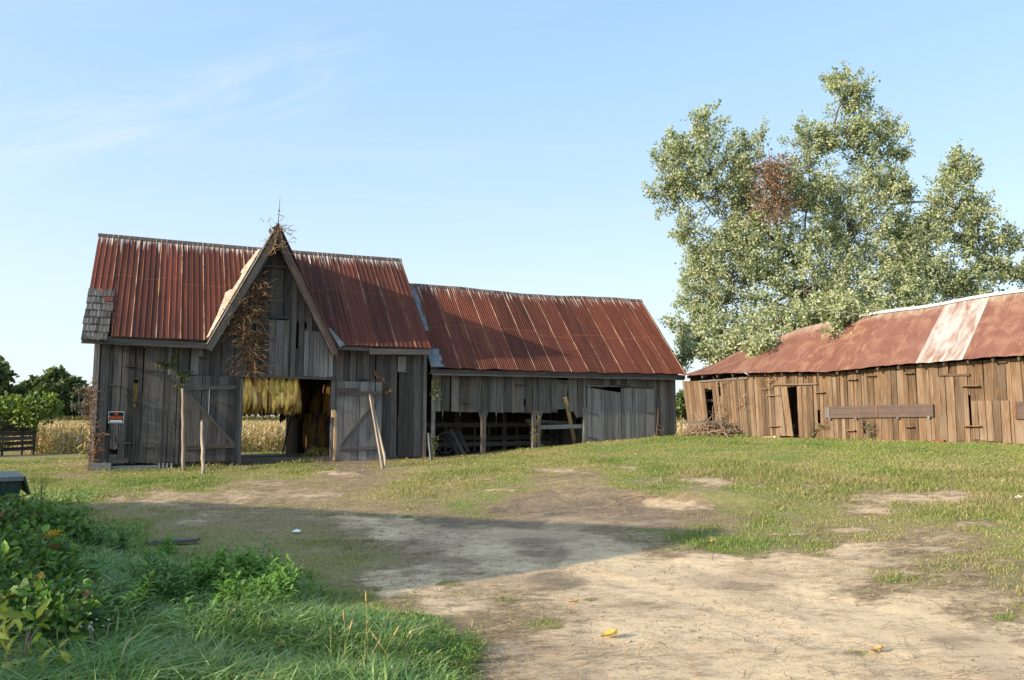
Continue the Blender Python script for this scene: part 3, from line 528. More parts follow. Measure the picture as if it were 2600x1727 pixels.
# ------------------------------------------------------------------ plank walls and sheet roofs
def plank_wall(mb, u0, u1, zb, zt, v0, th=0.028, wmin=0.13, wmax=0.30, holes=(), breaks=(), shear=lambda u: 0.0, jag=0.05, gap=0.012, skip=0.0, N=(0, 1, 0), O=(0, 0, 0), A=(1, 0, 0), vj=0.004):
    """upright boards between u0 and u1; zb, zt are functions of u; holes = (ua, ub, za, zb) openings cut through whole boards"""
    edges = sorted([u0, u1] + [x for x in breaks if u0 < x < u1] + [x for h in holes for x in h[:2] if u0 < x < u1])
    cuts = []
    for a, b in zip(edges[:-1], edges[1:]):
        if b-a < 1e-3: continue
        n = max(1, round((b-a)/R(wmin*1.15, wmax*0.95))); ws = [R(wmin, wmax) for _ in range(n)]; k = (b-a)/sum(ws); x = a
        for w_ in ws: cuts.append((x, x+w_*k)); x += w_*k
    for a, b in cuts:
        if R(0, 1) < skip: continue
        g0, g1 = R(0.001, gap), R(0.001, gap); um = (a+b)/2
        if b-a < 0.03: continue
        segs = [(zb(um), zt(um), True)]
        for h in holes:
            if h[0]-1e-3 <= um <= h[1]+1e-3:
                new = []
                for s0, s1, t_ in segs:
                    if h[3] <= s0 or h[2] >= s1: new.append((s0, s1, t_)); continue
                    if h[2] > s0+0.03: new.append((s0, h[2], t_))
                    if h[3] < s1-0.03: new.append((h[3], s1, t_))
                segs = new
        r = R(0, 1); dv = R(-vj, vj); tl = R(-0.006, 0.006)
        for s0, s1, t_ in segs:
            top0, top1 = (zt(a), zt(b)) if abs(s1-zt(um)) < 1e-6 else (s1, s1)
            bot0, bot1 = (zb(a), zb(b)) if abs(s0-zb(um)) < 1e-6 else (s0, s0)
            a_, b_ = a+g0, b-g1; c = a_ + (b_-a_)*R(0.3, 0.7); j = lambda: R(-jag, jag)*(0.3 + 0.7*(R(0, 1) > 0.6))
            def sh(u, z): return (u + shear(u)*(z-zb(u)) + tl*(z-s0), z)
            jj = j(); zm = (s0+s1)/2
            pl = [sh(a_, bot0+jj), sh(c, (bot0+bot1)/2 + jj + R(-.3, .3)*jag), sh(b_, bot1+jj+R(-.3, .3)*jag), sh(b_+R(-.004, .003), zm), sh(b_, top1), sh(a_, top0), sh(a_+R(-.003, .004), zm+R(-.3, .3))]
            mb.prism(pl, v0+dv, v0+dv+th, rnd=r, N=N, O=O, A=A)
def sheet_roof(mb, us, hs, ridge, eave, s0=lambda u: 0.0, s1=lambda u: 1.0, rows=14, sag=lambda u, f: 0.0, seam0=0.0, pan=0.61, lap=(0.48,), zinc=None, th=0.012):
    """metal sheets: us = stations along the building, hs = rib height at each; ridge(u), eave(u) -> (v, z)"""
    cols = []
    for u, h in zip(us, hs):
        rv, rz = ridge(u); ev, ez = eave(u); L = math.hypot(ev-rv, ez-rz); n = Vector((0, -(rz-ez), (rv-ev)))/L
        if n.z < 0: n = -n
        a, b_ = s0(u), s1(u); col = []
        for i in range(rows+1):
            f = a + (b_-a)*i/rows; lift = sum(0.012 if f < l else 0 for l in lap)
            p = Vector((u, rv+(ev-rv)*f, rz+(ez-rz)*f)) + n*(h+lift) + Vector((0, 0, sag(u, f)))
            col.append((p, (u-seam0, 0.0, f*L)))
        cols.append(col)
    for i in range(len(us)-1):
        if cols[i][0][1][2] >= cols[i][-1][1][2]-1e-4 and cols[i+1][0][1][2] >= cols[i+1][-1][1][2]-1e-4: continue
        um = (us[i]+us[i+1])/2; pid = math.floor((um-seam0)/pan); rr = (math.sin(pid*91.7+seam0)*43758.5) % 1.0*0.85
        if zinc and pid in zinc: rr = 0.97
        vs = [c[0] for c in cols[i]] + [c[0] for c in cols[i+1]]; gs = [c[1] for c in cols[i]] + [c[1] for c in cols[i+1]]; n = rows+1
        # close the underside so the sheets have thickness
        low = [v - Vector((0, 0, th)) for v in vs]
        fs = [(k, k+1, n+k+1, n+k) for k in range(rows)] + [(2*n+k, 3*n+k, 3*n+k+1, 2*n+k+1) for k in range(rows)]
        fs += [(rows, 2*n+rows, 3*n+rows, n+rows), (0, n, 3*n, 2*n)]
        mb.raw(vs+low, fs, gs+gs, rr)
def ribs(u0, u1, seam0, pan=0.61, n=4, h=0.02, w=0.014):
    us = [u0, u1]; hh = {u0: 0, u1: 0}
    k = math.floor((u0-seam0)/pan)-1
    while seam0+k*pan < u1+pan:
        for j in range(n):
            c = seam0 + k*pan + j*pan/n
            for d, q in ((-w, 0), (0, h*(1.25 if j == 0 else 1)), (w, 0)):
                if u0 < c+d < u1: us.append(c+d); hh[c+d] = q
        k += 1
    us = sorted(set(us)); return us, [hh[u] for u in us]

# ================================================================== the tobacco barn
barn = thing('tobacco_barn', 'tall grey board tobacco barn with steep front gable and rusted metal roof', 'barn', BF.world(0, 0, 0), BF.rz)
UA, ZA = 4.57, 7.19; ZE, ZR, VR, VE = 3.72, 7.20, 3.25, -0.41; UR = 9.27; UB0, UB1 = 0.0, 9.27
SL = (ZR-ZE)/(VR-VE)
def zmain(v): return ZE + SL*(v-VE)
DS = 2.0
def zd(u): return ZA - DS*abs(u-UA)
du0, dz0 = 3.72, 0.0
doorL, doorR, doorT = 3.70, 6.42, 2.72
wb = lambda u: 0.33 + 0.02*math.sin(u*3)
def wt(u): return max(3.93, zd(u)-0.16) if abs(u-UA) < 1.7 else 3.93
holes = [(doorL, doorR, -1, doorT)]
x0, z0 = b3(275, 1075); x1, z1 = b3(300, 955); holes.append((x0, x1, z0, z1))              # dark gap left of the sign
x0, z0 = b3(305, 1290); x1, z1 = b3(388, 1245); holes.append((x0, x1, z0-0.05, z1))        # broken board foot
x0, z0 = b3(540, 840); x1, z1 = b3(590, 570); holes.append((x0, x1, z0, z1))               # gap showing tobacco
x0, z0 = b2(1003, 1275); x1, z1 = b2(1022, 1025); holes.append((x0, x1+.02, z0, z1))       # slits in the gable
x0, z0 = b2(1082, 1090); x1, z1 = b2(1104, 1030); holes.append((x0, x1, z0, z1))
x0, z0 = b2(538, 1500); x1, z1 = b2(560, 1010); holes.append((x0, x1-.02, z0, z1))
x0, z0 = b4(1880, 1095); x1, z1 = b4(1893, 30); holes.append((x0, x0+0.045, z0, z1))
mb = MB(); plank_wall(mb, UB0, UB1, wb, wt, 0.0, holes=holes, breaks=(2.7, 6.3), skip=0.0, jag=0.06, gap=.010, wmin=.12, wmax=.26)
mb.build('front_wall', M['grey_wood'], barn)
# pale replacement boards and ledges over the wall
mb = MB()
for (xa, ya, xb, yb, Zf) in ((900, 200, 915, 520, b3), (1122, 240, 1190, 520, b3), (1192, 240, 1236, 340, b3)):
    u0, z1 = Zf(xa, ya); u1, z0 = Zf(xb, yb); mb.box(u0, max(u1, u0+.07), z0, z1, -0.03, -0.012)
u0, z1 = b4(1897, 20); u1, z0 = b4(1982, 190); mb.box(u0, u1, z0, z1, -0.03, -0.012, rnd=0.95)
mb.build_each('replaced_board', M['silver_wood'], barn); mb = MB()
u0, z1 = b2(1080, 1110); u1, z0 = b2(1355, 1540)
plank_wall(mb, u0, u1-.03, lambda u: z0, lambda u: min(z1, zd(u)-0.2), -0.034, th=0.022, wmin=.09, wmax=.16, jag=0.03)
mb.build('board_panel', M['silver_wood'], barn); mb = MB()
u0, z1 = b2(700, 1000); u1, z0 = b2(925, 1535)
plank_wall(mb, u0, u1, lambda u: z0, lambda u: z1, -0.036, th=0.02, wmin=.1, wmax=.2, jag=0.03)
mb.build('loft_hatch', M['mix_wood'], barn)
mb = MB()
def ledge(Zf, xa, xb, y, h=0.05, out_=0.09, dz=0.0):
    u0, z = Zf(xa, y); u1, _ = Zf(xb, y); mb.bar((u0, -out_/2-.008, z), (u1, -out_/2-.008, z+dz), h, out_)
ledge(b2, 650, 945, 497, .06, .06); ledge(b2, 680, 920, 978, .07, .10); ledge(b3, 460, 560, 432, .03); ledge(b3, 678, 770, 468, .04, .08); ledge(b3, 655, 745, 1235, .03, .06)
ledge(b3, 540, 590, 797, .05, .05); ledge(b3, 1195, 1275, 343, .05, .08); ledge(b3, 310, 385, 620, .03, .05); ledge(b3, 440, 520, 1197, .04, .07); ledge(b4, 1950, 2010, 190, .04, .08); ledge(b4, 1475, 1560, 265, .04, .06)
u0, z = b4(205, 235); u1, _ = b4(1220, 270); mb.bar((u0-.05, -.03, doorT+.03), (u1, -.03, doorT-.0), .06, .05)      # lintel strip
mb.build_each('ledge_board', M['grey_wood'], barn)
# door posts and the frayed timber beside the opening
mb = MB(); mb.box(doorL-.02, doorL+.10, .15, doorT+.1, .03, .16); mb.box(doorR-.11, doorR+.02, .15, doorT+.1, .03, .16)
mb.build_each('door_post', M['mix_wood'], barn)
mb = MB(); mb.box(doorR-.02, doorR+.05, .3, 1.75, -.05, .0); u, z = b4(1190, 640); mb.box(u-.01, u+.10, z-.1, z+.13, -.07, -.0)
mb.build_each('raw_timber', M['new_wood'], barn)
# corner boards
mb = MB(); mb.box(-.02, .11, .2, 3.9, -.035, -.01, rnd=.8); mb.box(UB1-.10, UB1, .3, 3.6, -.035, -.01); mb.build_each('corner_board', M['silver_wood'], barn)
# other walls
mb = MB(); e = 6.5
endtop = lambda v: min(zmain(v), zmain(2*VR-v)) - 0.12
def side_wall(mb, u, top, n=26, z0=.3, vmax=6.5, **kw):
    kw.setdefault('gap', .003)
    plank_wall(mb, 0.03, vmax, lambda v: z0, top, u, O=(0, 0, 0), A=(0, 1, 0), N=(1, 0, 0), **kw)
side_wall(mb, 0.0, endtop); mb.build('end_wall', M['grey_wood'], barn)
mb = MB(); side_wall(mb, UB1-.03, endtop); mb.build('end_wall', M['grey_wood'], barn)
# rear wall with its own wagon opening (the field shows through)
ul, _ = BF.on(545, 1045, 6.5); ur_, _ = BF.on(658, 1045, 6.5)
mb = MB(); plank_wall(mb, 0.03, UB1-.03, lambda u: .0, lambda u: 4.09, 6.5, holes=[(ul-1.2, ur_, -1, 2.6)], gap=.0012, vj=.001); plank_wall(mb, 0.03, UB1-.03, lambda u: .0, lambda u: 4.09, 6.54, holes=[(ul-1.2, ur_, -1, 2.6)], gap=.0012, vj=.001); mb.build('rear_wall', M['grey_wood'], barn)
mb = MB()
mb.box(ur_-.02, ur_+.42, .15, 2.7, 6.35, 6.45, rnd=.9); mb.build('rear_door_post', M['silver_wood'], barn)
# frame inside: posts, tier poles and rails
mb = MB()
for u in (0.1, 3.55, 6.6, 9.1):
    for v in (2.2, 4.4): mb.box(u-.08, u+.08, .2, zmain(min(v, 6.5-v))-.2, v-.08, v+.08)
for z in (2.95, 3.9, 4.9):
    for v in (1.0, 2.2, 3.3, 4.4, 5.5):
        if z < zmain(min(v, 6.5-v))-.3: mb.tube([(0.1, v, z), (9.1, v, z)], .05)
for (P, Q) in (((6.0, 2.6, .3), (6.35, 2.4, 1.9)), ((6.15, 2.2, .3), (6.4, 2.3, 1.7)), ((5.75, 5.9, .3), (5.95, 5.6, 1.6))): mb.bar(P, Q, .06, .05)
mb.build_each('inner_post', M['dark_wood'], barn)
# metal roof
SEAM = 0.256
def ridge_l(u): return (VR, ZR)
def eave_l(u): return (VE-.02, ZE)
def cut_l(u):
    f = 1.0
    if abs(u-UA) < 1.78: f = min(f, DS*abs(u-UA)/(ZR-ZE))
    if u < SEAM+.02: f = min(f, 0.58 + 0.05*(u > -.08))
    if abs(u-SEAM) < .16: f = min(f, 1.0 if u > SEAM+.03 else .60)
    return f
us, hs = ribs(-.30, UR+.02, SEAM)
for k in range(14): us.append(UA-1.75+k*.27); hs.append(0.0)
o = sorted(zip(us, hs)); us = [a for a, _ in o]; hs = [b for _, b in o]
mb = MB(); sheet_roof(mb, us, hs, ridge_l, eave_l, s1=cut_l, seam0=SEAM, sag=lambda u, f: -.03*math.sin(math.pi*min(1, max(0, u/9.2)))*(1-f) + .006*math.sin(u*5+f*4))
mb.build('front_roof', M['rust'], barn)
mb = MB(); us, hs = ribs(-.30, UR+.02, SEAM)
sheet_roof(mb, us, hs, ridge_l, lambda u: (6.5+.41, ZE), seam0=SEAM); mb.build('rear_roof', M['rust'], barn)
mb = MB()
for k in range(16):
    u0 = -.32 + k*(UR+.36)/16; u1 = u0+(UR+.36)/16
    zz = lambda u: ZR+.035-.03*math.sin(math.pi*min(1, max(0, u/9.2)))
    for sgn in (-1, 1):
        mb.raw([(u0, VR, zz(u0)), (u1, VR, zz(u1)), (u1, VR+sgn*.15, zz(u1)-.135), (u0, VR+sgn*.15, zz(u0)-.135)], [(0, 1, 2, 3)], [(u0, 0, 5), (u1, 0, 5), (u1, 0, 5.2), (u0, 0, 5.2)], .6)
mb.build('ridge_cap', M['brown_metal'], barn)
# a lifted sheet corner at the torn edge of the roof
mb = MB(); L = math.hypot(VR-VE, ZR-ZE)
def onroof(u, f, up=0.0):
    n = Vector((0, -(ZR-ZE), (VR-VE)))/L
    return Vector((u, VR+(VE-VR)*f, ZR+(ZE-ZR)*f)) + n*up
P = [[onroof(SEAM-.36+.42*i/6, .58+.17*j/4, .03+.10*(j/4)**1.5*(0.4+0.6*i/6) - .03*(i/6)) for i in range(7)] for j in range(5)]
vs = [p for r_ in P for p in r_]; fs = [(j*7+i, j*7+i+1, (j+1)*7+i+1, (j+1)*7+i) for j in range(3) for i in range(1 + j, 6)]
mb.raw(vs, fs, [(p.x, 0, 3+p.z) for p in vs], .4); mb.build('lifted_sheet', M['rust'], barn)
# bare shingles where the sheets are gone
mb = MB(); rows_ = 7
for k in range(rows_):
    fa = .575 + (1.02-.575)*k/rows_; fb = fa + .082; u = -.30 + R(-.03, .02) - .02*k/rows_
    while u < SEAM+.02:
        w_ = R(.06, .11); 
        p = [onroof(u+.004, fa, .012), onroof(u+w_-.004, fa, .012), onroof(u+w_-.004, fb+R(-.004, .004), .048), onroof(u+.004, fb+R(-.004, .004), .048)]
        q = [x - Vector((0, 0, .03)) for x in p]; r_ = R(0, 1)
        mb.raw(p+q, [(0, 1, 2, 3), (3, 2, 6, 7), (0, 3, 7, 4), (1, 5, 6, 2), (4, 7, 6, 5), (0, 4, 5, 1)], [(x.x+r_*9, 0, x.z*1.4+r_*5) for x in p+q], r_); u += w_
mb.build('shingles', M['shingle'], barn)
# eaves boards
mb = MB()
mb.bar((-.30, VE+.03, ZE-.13), (1.3, VE+.03, ZE-.14), .17, .03, rnd=.55); mb.bar((1.3, VE+.03, ZE-.145), (2.78, VE+.03, ZE-.16), .16, .03, rnd=.7)
mb.bar((6.36, VE+.03, ZE-.10), (7.45, VE+.03, ZE-.11), .10, .03, rnd=.6); mb.bar((7.35, VE-.02, ZE-.17), (9.25, VE-.02, ZE-.13), .17, .03, rnd=.9)
mb.bar((-.30, -.18, ZE-.02), (2.7, -.18, ZE-.02), .03, .38, nrm=(0, 1, 0)); mb.bar((6.4, -.18, ZE-.02), (9.27, -.18, ZE-.02), .03, .38)
mb.build_each('eaves_board', M['grey_wood'], barn)
mb = MB()
for k in range(8):
    u = -.28 if k == 0 else -.28 + k*1.36
    if abs(u-UA) < 1.8: continue
    mb.bar((u, VE+.05, zmain(VE+.05)-.10), (u, VR, ZR-.12), .11, .05, nrm=(1, 0, 0))
mb.build_each('rafter', M['grey_wood'], barn)
# gable roof: two steep slopes running back into the main roof, rake boards in front
def dormer(sgn, mtl):
    mb = MB(); n = 22
    for k in range(n):
        t0, t1 = 1.80*k/n, 1.80*(k+1)/n; vv = lambda t: VE + (ZA-DS*t-ZE)/SL
        A = Vector((sgn*DS, 0, 1)).normalized()*.03
        rowp = []
        for t_ in (t0, t1):
            z = ZA-DS*t_; va = VE-.05; vb = max(va+.03, vv(t_)+.16 + (0.12*((math.sin(k*1.7+t_*0)*43.7) % 1) if sgn < 0 else 0)); rowp.append([(UA+sgn*t_, va, z), (UA+sgn*t_, vb, z)])
        p = [Vector(rowp[0][0])+A, Vector(rowp[1][0])+A, Vector(rowp[1][1])+A, Vector(rowp[0][1])+A]
        lo = [x - A*1.2 for x in p]
        mb.raw(p+lo, [(0, 1, 2, 3), (4, 7, 6, 5), (0, 4, 5, 1)], [(x.y*1.0+3*sgn, 0, x.z) for x in p+lo], .3)
    return mb.build('gable_roof', mtl, barn)
dormer(-1, M['zinc']); dormer(1, M['rust'])
mb = MB()
for sgn in (-1, 1):
    P = Vector((UA-sgn*.02, VE-.035, ZA-.06)); Q = Vector((UA+sgn*1.83, VE-.035, ZA-DS*1.83-.06)); n_ = Vector((-sgn*DS, 0, -1)).normalized()*.085
    mb.bar(P+n_, Q+n_, .17, .03, rough=.006, rnd=.55)
    mb.bar(P+n_*2.6+Vector((0, .18, 0)), Q+n_*1.6+Vector((0, .18, 0)), .02, .36, rnd=.3)
mb.build_each('rake_board', M['grey_wood'], barn)
mb = MB(); mb.bar((UA+.10, VE-.052, ZA-.55), (UA+1.80, VE-.052, ZA-DS*1.80-.26), .025, .012); mb.build('rust_edge', M['rust_trim'], barn)
mb = MB(); n_ = Vector((0, -(ZR-ZE), VR-VE)).normalized()*.045; random.seed(3)
for k in range(26):
    f0, f1 = .04+.955*k/26, .04+.955*(k+1)/26; wv_ = lambda f: float(np.interp(f, (0, .05, .32, .36, .50, .54, .60, .78, 1), (.05, .10, .22, .12, .14, .30, .24, .14, .06)))
    P4 = []
    for f, e in ((f0, 0), (f1, 0), (f1, 1), (f0, 1)):
        u = UA - f*(ZR-ZE)/DS - .03 - e*wv_((f0+f1)/2 if f0 > .3 and f1 < .55 else f); P4.append(Vector((u, VR+(VE-VR)*f, ZR+(ZE-ZR)*f)) + n_ + Vector((0, 0, .05 if e == 0 else 0)))
    mb.raw(P4, [(0, 1, 2, 3)], [(0, 0, 0)]*4, .5)
mb.build('valley_flashing', M['zinc'], barn)
mb = MB(); u0, z0 = b2(1330, 1090, VE); u1, z1 = b2(1420, 1225, VE)
p = [Vector((UA+1.50, VE+.0, zd(UA+1.50)+.03)), Vector((UA+1.66, VE+.35, zd(UA+1.5)+.05)), Vector((UA+2.02, VE-.05, ZE+.0)), Vector((UA+1.86, VE-.08, ZE-.09))]
mb.raw(p, [(0, 1, 2, 3)], [(0, 0, 0)]*4, .5); mb.build('valley_flashing', M['blue_zinc'], barn)
mb = MB(); mb.tube([(UA+.01, VE+.05, ZA-.02), (UA+.03, VE+.05, ZA+.35), (UA+.045, VE+.05, ZA+.78)], [.012, .010, .006], 6)
for k in range(5):
    a = k/5*math.pi; 
mb.tube([(UA+.029, VE+.05, ZA+.38), (UA+.03, VE+.05, ZA+.40), (UA+.031, VE+.05, ZA+.42)], [.018, .032, .018], 8)
mb.build('lightning_rod', M['iron'], barn)
# footing: pale slabs, a hollow block, the sill
mb = MB(); mb.box(.02, .52, .05, .37, -.10, .05); mb.box(.53, 1.92, .03, .28, .0, .10)
mb.build_each('foundation_slab', M['concrete'], barn)
mb = MB(); u0, _ = b3(790, 1400)
for a, b_ in ((0, .05), (.10, .15), (.20, .25), (.30, .36)): mb.box(u0+a, u0+b_, .16, .33, -.10, .06)
mb.box(u0, u0+.36, .0, .16, -.14, .06); mb.build('concrete_block', M['concrete'], barn)
mb = MB(); mb.box(1.93, 9.25, .18, .42, .04, .16, along='a'); mb.box(.53, .93, .36, .48, -.02, .03, along='a', rnd=.7); mb.build_each('sill_beam', M['dark_wood'], barn)
mb = MB()
for (xa, ya, xb, yb) in ((345, 1070, 380, 1255), (355, 1075, 392, 1200)):
    u0, z1 = b3(xa, ya, -.05); u1, z0 = b3(xb, yb, -.05); mb.prism([(u0, z1), (u0+.03, z1-.12), (u1, z1-.2), (u1, z0), (u1-.05, z0-.02), (u0+.02, z1-.5)], -.05, -.02)
mb.build_each('loose_splinter', M['mix_wood'], barn)

def barn_door(u0, u1, z0, z1, rails, brace, extra=(), mtl='grey_wood', label=None):
    d = thing('barn_door', None, None); d.parent = barn
    mb = MB(); plank_wall(mb, u0, u1, lambda u: z0, lambda u: z1, -.12, th=.03, wmin=.17, wmax=.26, jag=.02, gap=.004, vj=.001)
    leaf = mb.build('barn_door', M[mtl], barn); bpy.data.objects.remove(d)
    if label: leaf['label'] = label
    for P, Q in rails:
        mb = MB(); mb.bar((P[0], -.14, P[1]), (Q[0], -.14, Q[1]), .115, .04, rough=.008, rnd=R(.1, .4)); mb.build('rail', M['mix_wood'], leaf)
    mb = MB(); mb.bar((brace[0][0], -.142, brace[0][1]), (brace[1][0], -.142, brace[1][1]), .085, .035, rough=.006, rnd=.3); mb.build('brace', M['mix_wood'], leaf)
    for P, Q in extra:
        mb = MB(); mb.bar((P[0], -.14, P[1]), (Q[0], -.14, Q[1]), .09, .04, rough=.006); mb.build('batten', M['mix_wood'], leaf)
    return leaf
a = b3(1068, 650, -.14); b_ = b3(1562, 640, -.14); c = b3(1055, 1245, -.14); d_ = b3(1555, 1218, -.14); e_ = b3(950, 548, -.14); f_ = b3(1545, 1205, -.14)
u0, zt_ = b3(1060, 528, -.12); u1, _ = b3(1566, 528, -.12); _, zb_ = b3(1100, 1385, -.12)
barn_door(u0, u1, zb_, zt_, [(a, b_), (c, d_)], (e_, f_), label='plank door with a brace running past its upper left corner')
a = b4(1265, 415, -.14); b_ = b4(1725, 418, -.14); c = b4(1268, 1005, -.14); d_ = b4(1700, 1005, -.14); e_ = b4(1272, 990, -.14); f_ = b4(1705, 445, -.14)
u0, zt_ = b4(1252, 288, -.12); u1, _ = b4(1726, 288, -.12); _, zb_ = b4(1480, 1150, -.12)
barn_door(u0, u1, zb_, zt_, [(a, b_), (c, d_)], (e_, f_), [(b4(1265, 382, -.14), b4(1465, 378, -.14))], 'silver_wood', 'plank door with a Z brace rising to its upper right')

# ================================================================== the open fronted barn beside it
wing = thing('open_front_barn', 'lower grey barn with open stall bays and long rusted roof, joined to the tall barn', 'barn', BF.world(0, 0, 0), BF.rz)
WE, WR_, WVR, WVE = 3.13, 6.21, 2.586, -.30; WU0, WU1 = 9.40, 18.75
WSL = (WR_-WE)/(WVR-WVE)
def zw(v): return WE + WSL*(v-WVE) if v < WVR else WE + WSL*(2*WVR-v-WVE)
def sagw(u, f):
    k = (u-WU0)/(WU1-WU0); return (-.05*math.sin(math.pi*k) + .03*math.sin(k*9))*(1-f*.7) + .008*math.sin(u*4+f*5)
SEAM2 = 9.62; PAN2 = .665
us, hs = ribs(9.30, 19.0, SEAM2, PAN2, 9, .014, .02)
mb = MB(); sheet_roof(mb, us, hs, lambda u: (WVR, WR_), lambda u: (WVE-.03, WE-.01), seam0=SEAM2, pan=PAN2, sag=sagw, s1=lambda u: 1.0+.004*math.sin(u*7)); mb.build('front_roof', rust('rusted roofing of the low barn', PAN2, rim=0.75, deep=(0.058, 0.0165, 0.0115), mid=(0.124, 0.0330, 0.0185)), wing)
mb = MB(); sheet_roof(mb, us, hs, lambda u: (WVR, WR_), lambda u: (2*WVR-WVE, WE), seam0=SEAM2, pan=PAN2, sag=sagw); mb.build('rear_roof', M['rust_fine'], wing)
mb = MB()
for k in range(24):
    u0 = 9.3 + k*9.72/24; u1 = u0+9.72/24
    for sgn in (-1, 1):
        zz = lambda u: WR_+.03+sagw(u, 0)
        mb.raw([(u0, WVR, zz(u0)), (u1, WVR, zz(u1)), (u1, WVR+sgn*.12, zz(u1)-.125), (u0, WVR+sgn*.12, zz(u0)-.125)], [(0, 1, 2, 3)], [(0, 0, 0)]*4, .5)
mb.build('ridge_cap', M['brown_metal'], wing)
# bluish unrusted strip at the foot of the roof, and the stained first sheet
mb = MB(); n_ = Vector((0, -(WR_-WE), WVR-WVE)).normalized()
def onw(u, f, up=.03): return Vector((u, WVR+(WVE-.03-WVR)*f, WR_+(WE-WR_)*f + sagw(u, f))) + n_*up
for (a, b_, f0, f1, d0) in ((9.31, 9.60, .06, .60, .0), (9.31, 9.72, .80, 1.0, 0)):
    for k in range(6):
        g0, g1 = f0+(f1-f0)*k/6, f0+(f1-f0)*(k+1)/6; bb0 = b_ + R(-.06, .06); bb1 = b_ + R(-.06, .06)
        mb.raw([onw(a, g0), onw(bb0, g0), onw(bb0, g1), onw(a, g1)], [(0, 1, 2, 3)], [(0, 0, 0)]*4, .5)
    mb.build('bare_zinc_strip', M['blue_zinc'], wing); mb = MB()
mb = MB(); mb.bar((9.32, WVE+.04, WE-.12), (18.95, WVE+.04, WE-.10), .13, .03, rough=.008, rnd=.35); mb.bar((9.32, -.12, WE-.19), (18.95, -.12, WE-.17), .02, .32)
mb.bar((9.36, WVE+.0, WE-.22), (18.9, WVE+.02, WE-.20), .05, .05, rough=.01, rnd=.8)
mb.build_each('eaves_board', M['grey_wood'], wing)
mb = MB()
for k in range(13):
    u = 9.5 + k*.76; 
    for P, Q in (((u, WVE+.05, zw(WVE+.05)-.1), (u, WVR, WR_-.16)), ((u, 2*WVR-WVE, zw(WVE)-.1), (u, WVR, WR_-.16))): mb.bar(P, Q, .10, .05, nrm=(1, 0, 0))
mb.build_each('rafter', M['dark_wood'], wing)
# hanging boards over the bays, then the full height boards with their double door
bayz = 1.76
def wbot(u):
    if u < 14.86: return bayz - .012*(u-9.5)
    return .70 + .1*(u-15)/4
mb = MB(); dL, dM, dR, dT = 15.02, 16.36, 17.74, 2.62
plank_wall(mb, 9.46, 13.9, wbot, lambda u: 2.98, 0., holes=[(*sorted((b5(947, 1085)[0], b5(962, 1025)[0])), b5(950, 1085)[1], b5(950, 1025)[1]), (10.06, 10.10, 1.7, 2.85)], wmin=.16, wmax=.34, jag=.025, gap=.015)
# one board swung out of line, with dark wedges on both sides
p = [b5(1165, 860), b5(1188, 1112), b5(1290, 1105), b5(1318, 870)]; mb.prism([p[1], p[2], p[3], p[0]], -.02, .01, rnd=.5)
plank_wall(mb, 14.32, 14.9, lambda u: 1.78 if u < 14.6 else 1.55, lambda u: 2.98, 0., wmin=.16, wmax=.28)
plank_wall(mb, 14.9, WU1-.02, wbot, lambda u: 2.98, 0., holes=[(dL, dR, -1, dT)], wmin=.14, wmax=.26)
mb.build('front_wall', M['mix_wood'], wing)
def wing_door(u0, u1, drop, name_label):
    mb = MB(); plank_wall(mb, u0, u1, lambda u: .66, lambda u: dT-.03-drop*(u-u0)/(u1-u0), -.06, th=.03, wmin=.09, wmax=.14, jag=.02, gap=.005)
    lf = mb.build('barn_door', M['silver_wood'], wing); lf['label'] = name_label
    for z in (1.72, .88):
        uu = u0 if drop else u1; s_ = 1 if drop else -1
        mb = MB(); mb.bar((uu-.03*s_, -.075, z), (uu+.36*s_, -.075, z-.05 if drop else z), .035, .015); mb.build('hinge', M['iron'], lf)
wing_door(dL+.01, dM-.005, .16, 'left leaf of the double door, sagging from its top corner'); wing_door(dM+.01, dR, 0, 'right leaf of the double door, standing level')
mb = MB(); mb.bar((dL-.02, -.03, dT+.03), (dR+.02, -.03, dT+.03), .05, .04); u0, z = b5(1725, 912); mb.bar((u0, -.05, z), (u0+.48, -.05, z), .07, .04)
for (xa, xb, y) in ((445, 500, 890), (875, 945, 908), (1245, 1290, 887), (445, 500, 1050)): 
    u0, z = b5(xa, y); u1, _ = b5(xb, y); mb.bar((u0, -.06, z), (u1, -.06, z), .03, .10)
mb.build_each('ledge_board', M['grey_wood'], wing)
# posts with angled heads
def post(u, w_, z0, z1, head, mtl='silver_wood', tilt=0):
    mb = MB(); mb.prism([(u-w_/2, z0), (u+w_/2, z0), (u+w_/2+tilt, z1), (u-w_/2+tilt, z1)], -.06, .08)
    if head:
        for s_ in head: mb.prism([(u+s_*w_*.3, z1-.34), (u+s_*w_*.52, z1-.34), (u+s_*(w_/2+.10), z1+.0), (u+s_*(w_/2-.02), z1+.01)], -.05, .05)
    return mb.build('post', M[mtl], wing)
post(9.50, .10, .2, 2.75, (1,), 'silver_wood'); post(11.20, .14, .35, 1.80, (-1, 1), 'mix_wood'); post(13.00, .12, .45, 1.80, (), 'mix_wood'); post(13.18, .11, .45, 1.80, (1,), 'mix_wood'); post(14.95, .13, .6, 1.9, (-1,))
mb = MB(); a = b5(1060, 1258, .1); b_ = b5(1440, 1262, .1); mb.bar((a[0]-.05, .10, a[1]), (b_[0], .10, b_[1]+.05), .14, .03, rnd=.8); mb.bar((a[0]-.05, .9, a[1]+.22), (b_[0], .9, b_[1]+.15), .10, .03, rnd=.5)
mb.build_each('stall_rail', M['silver_wood'], wing)
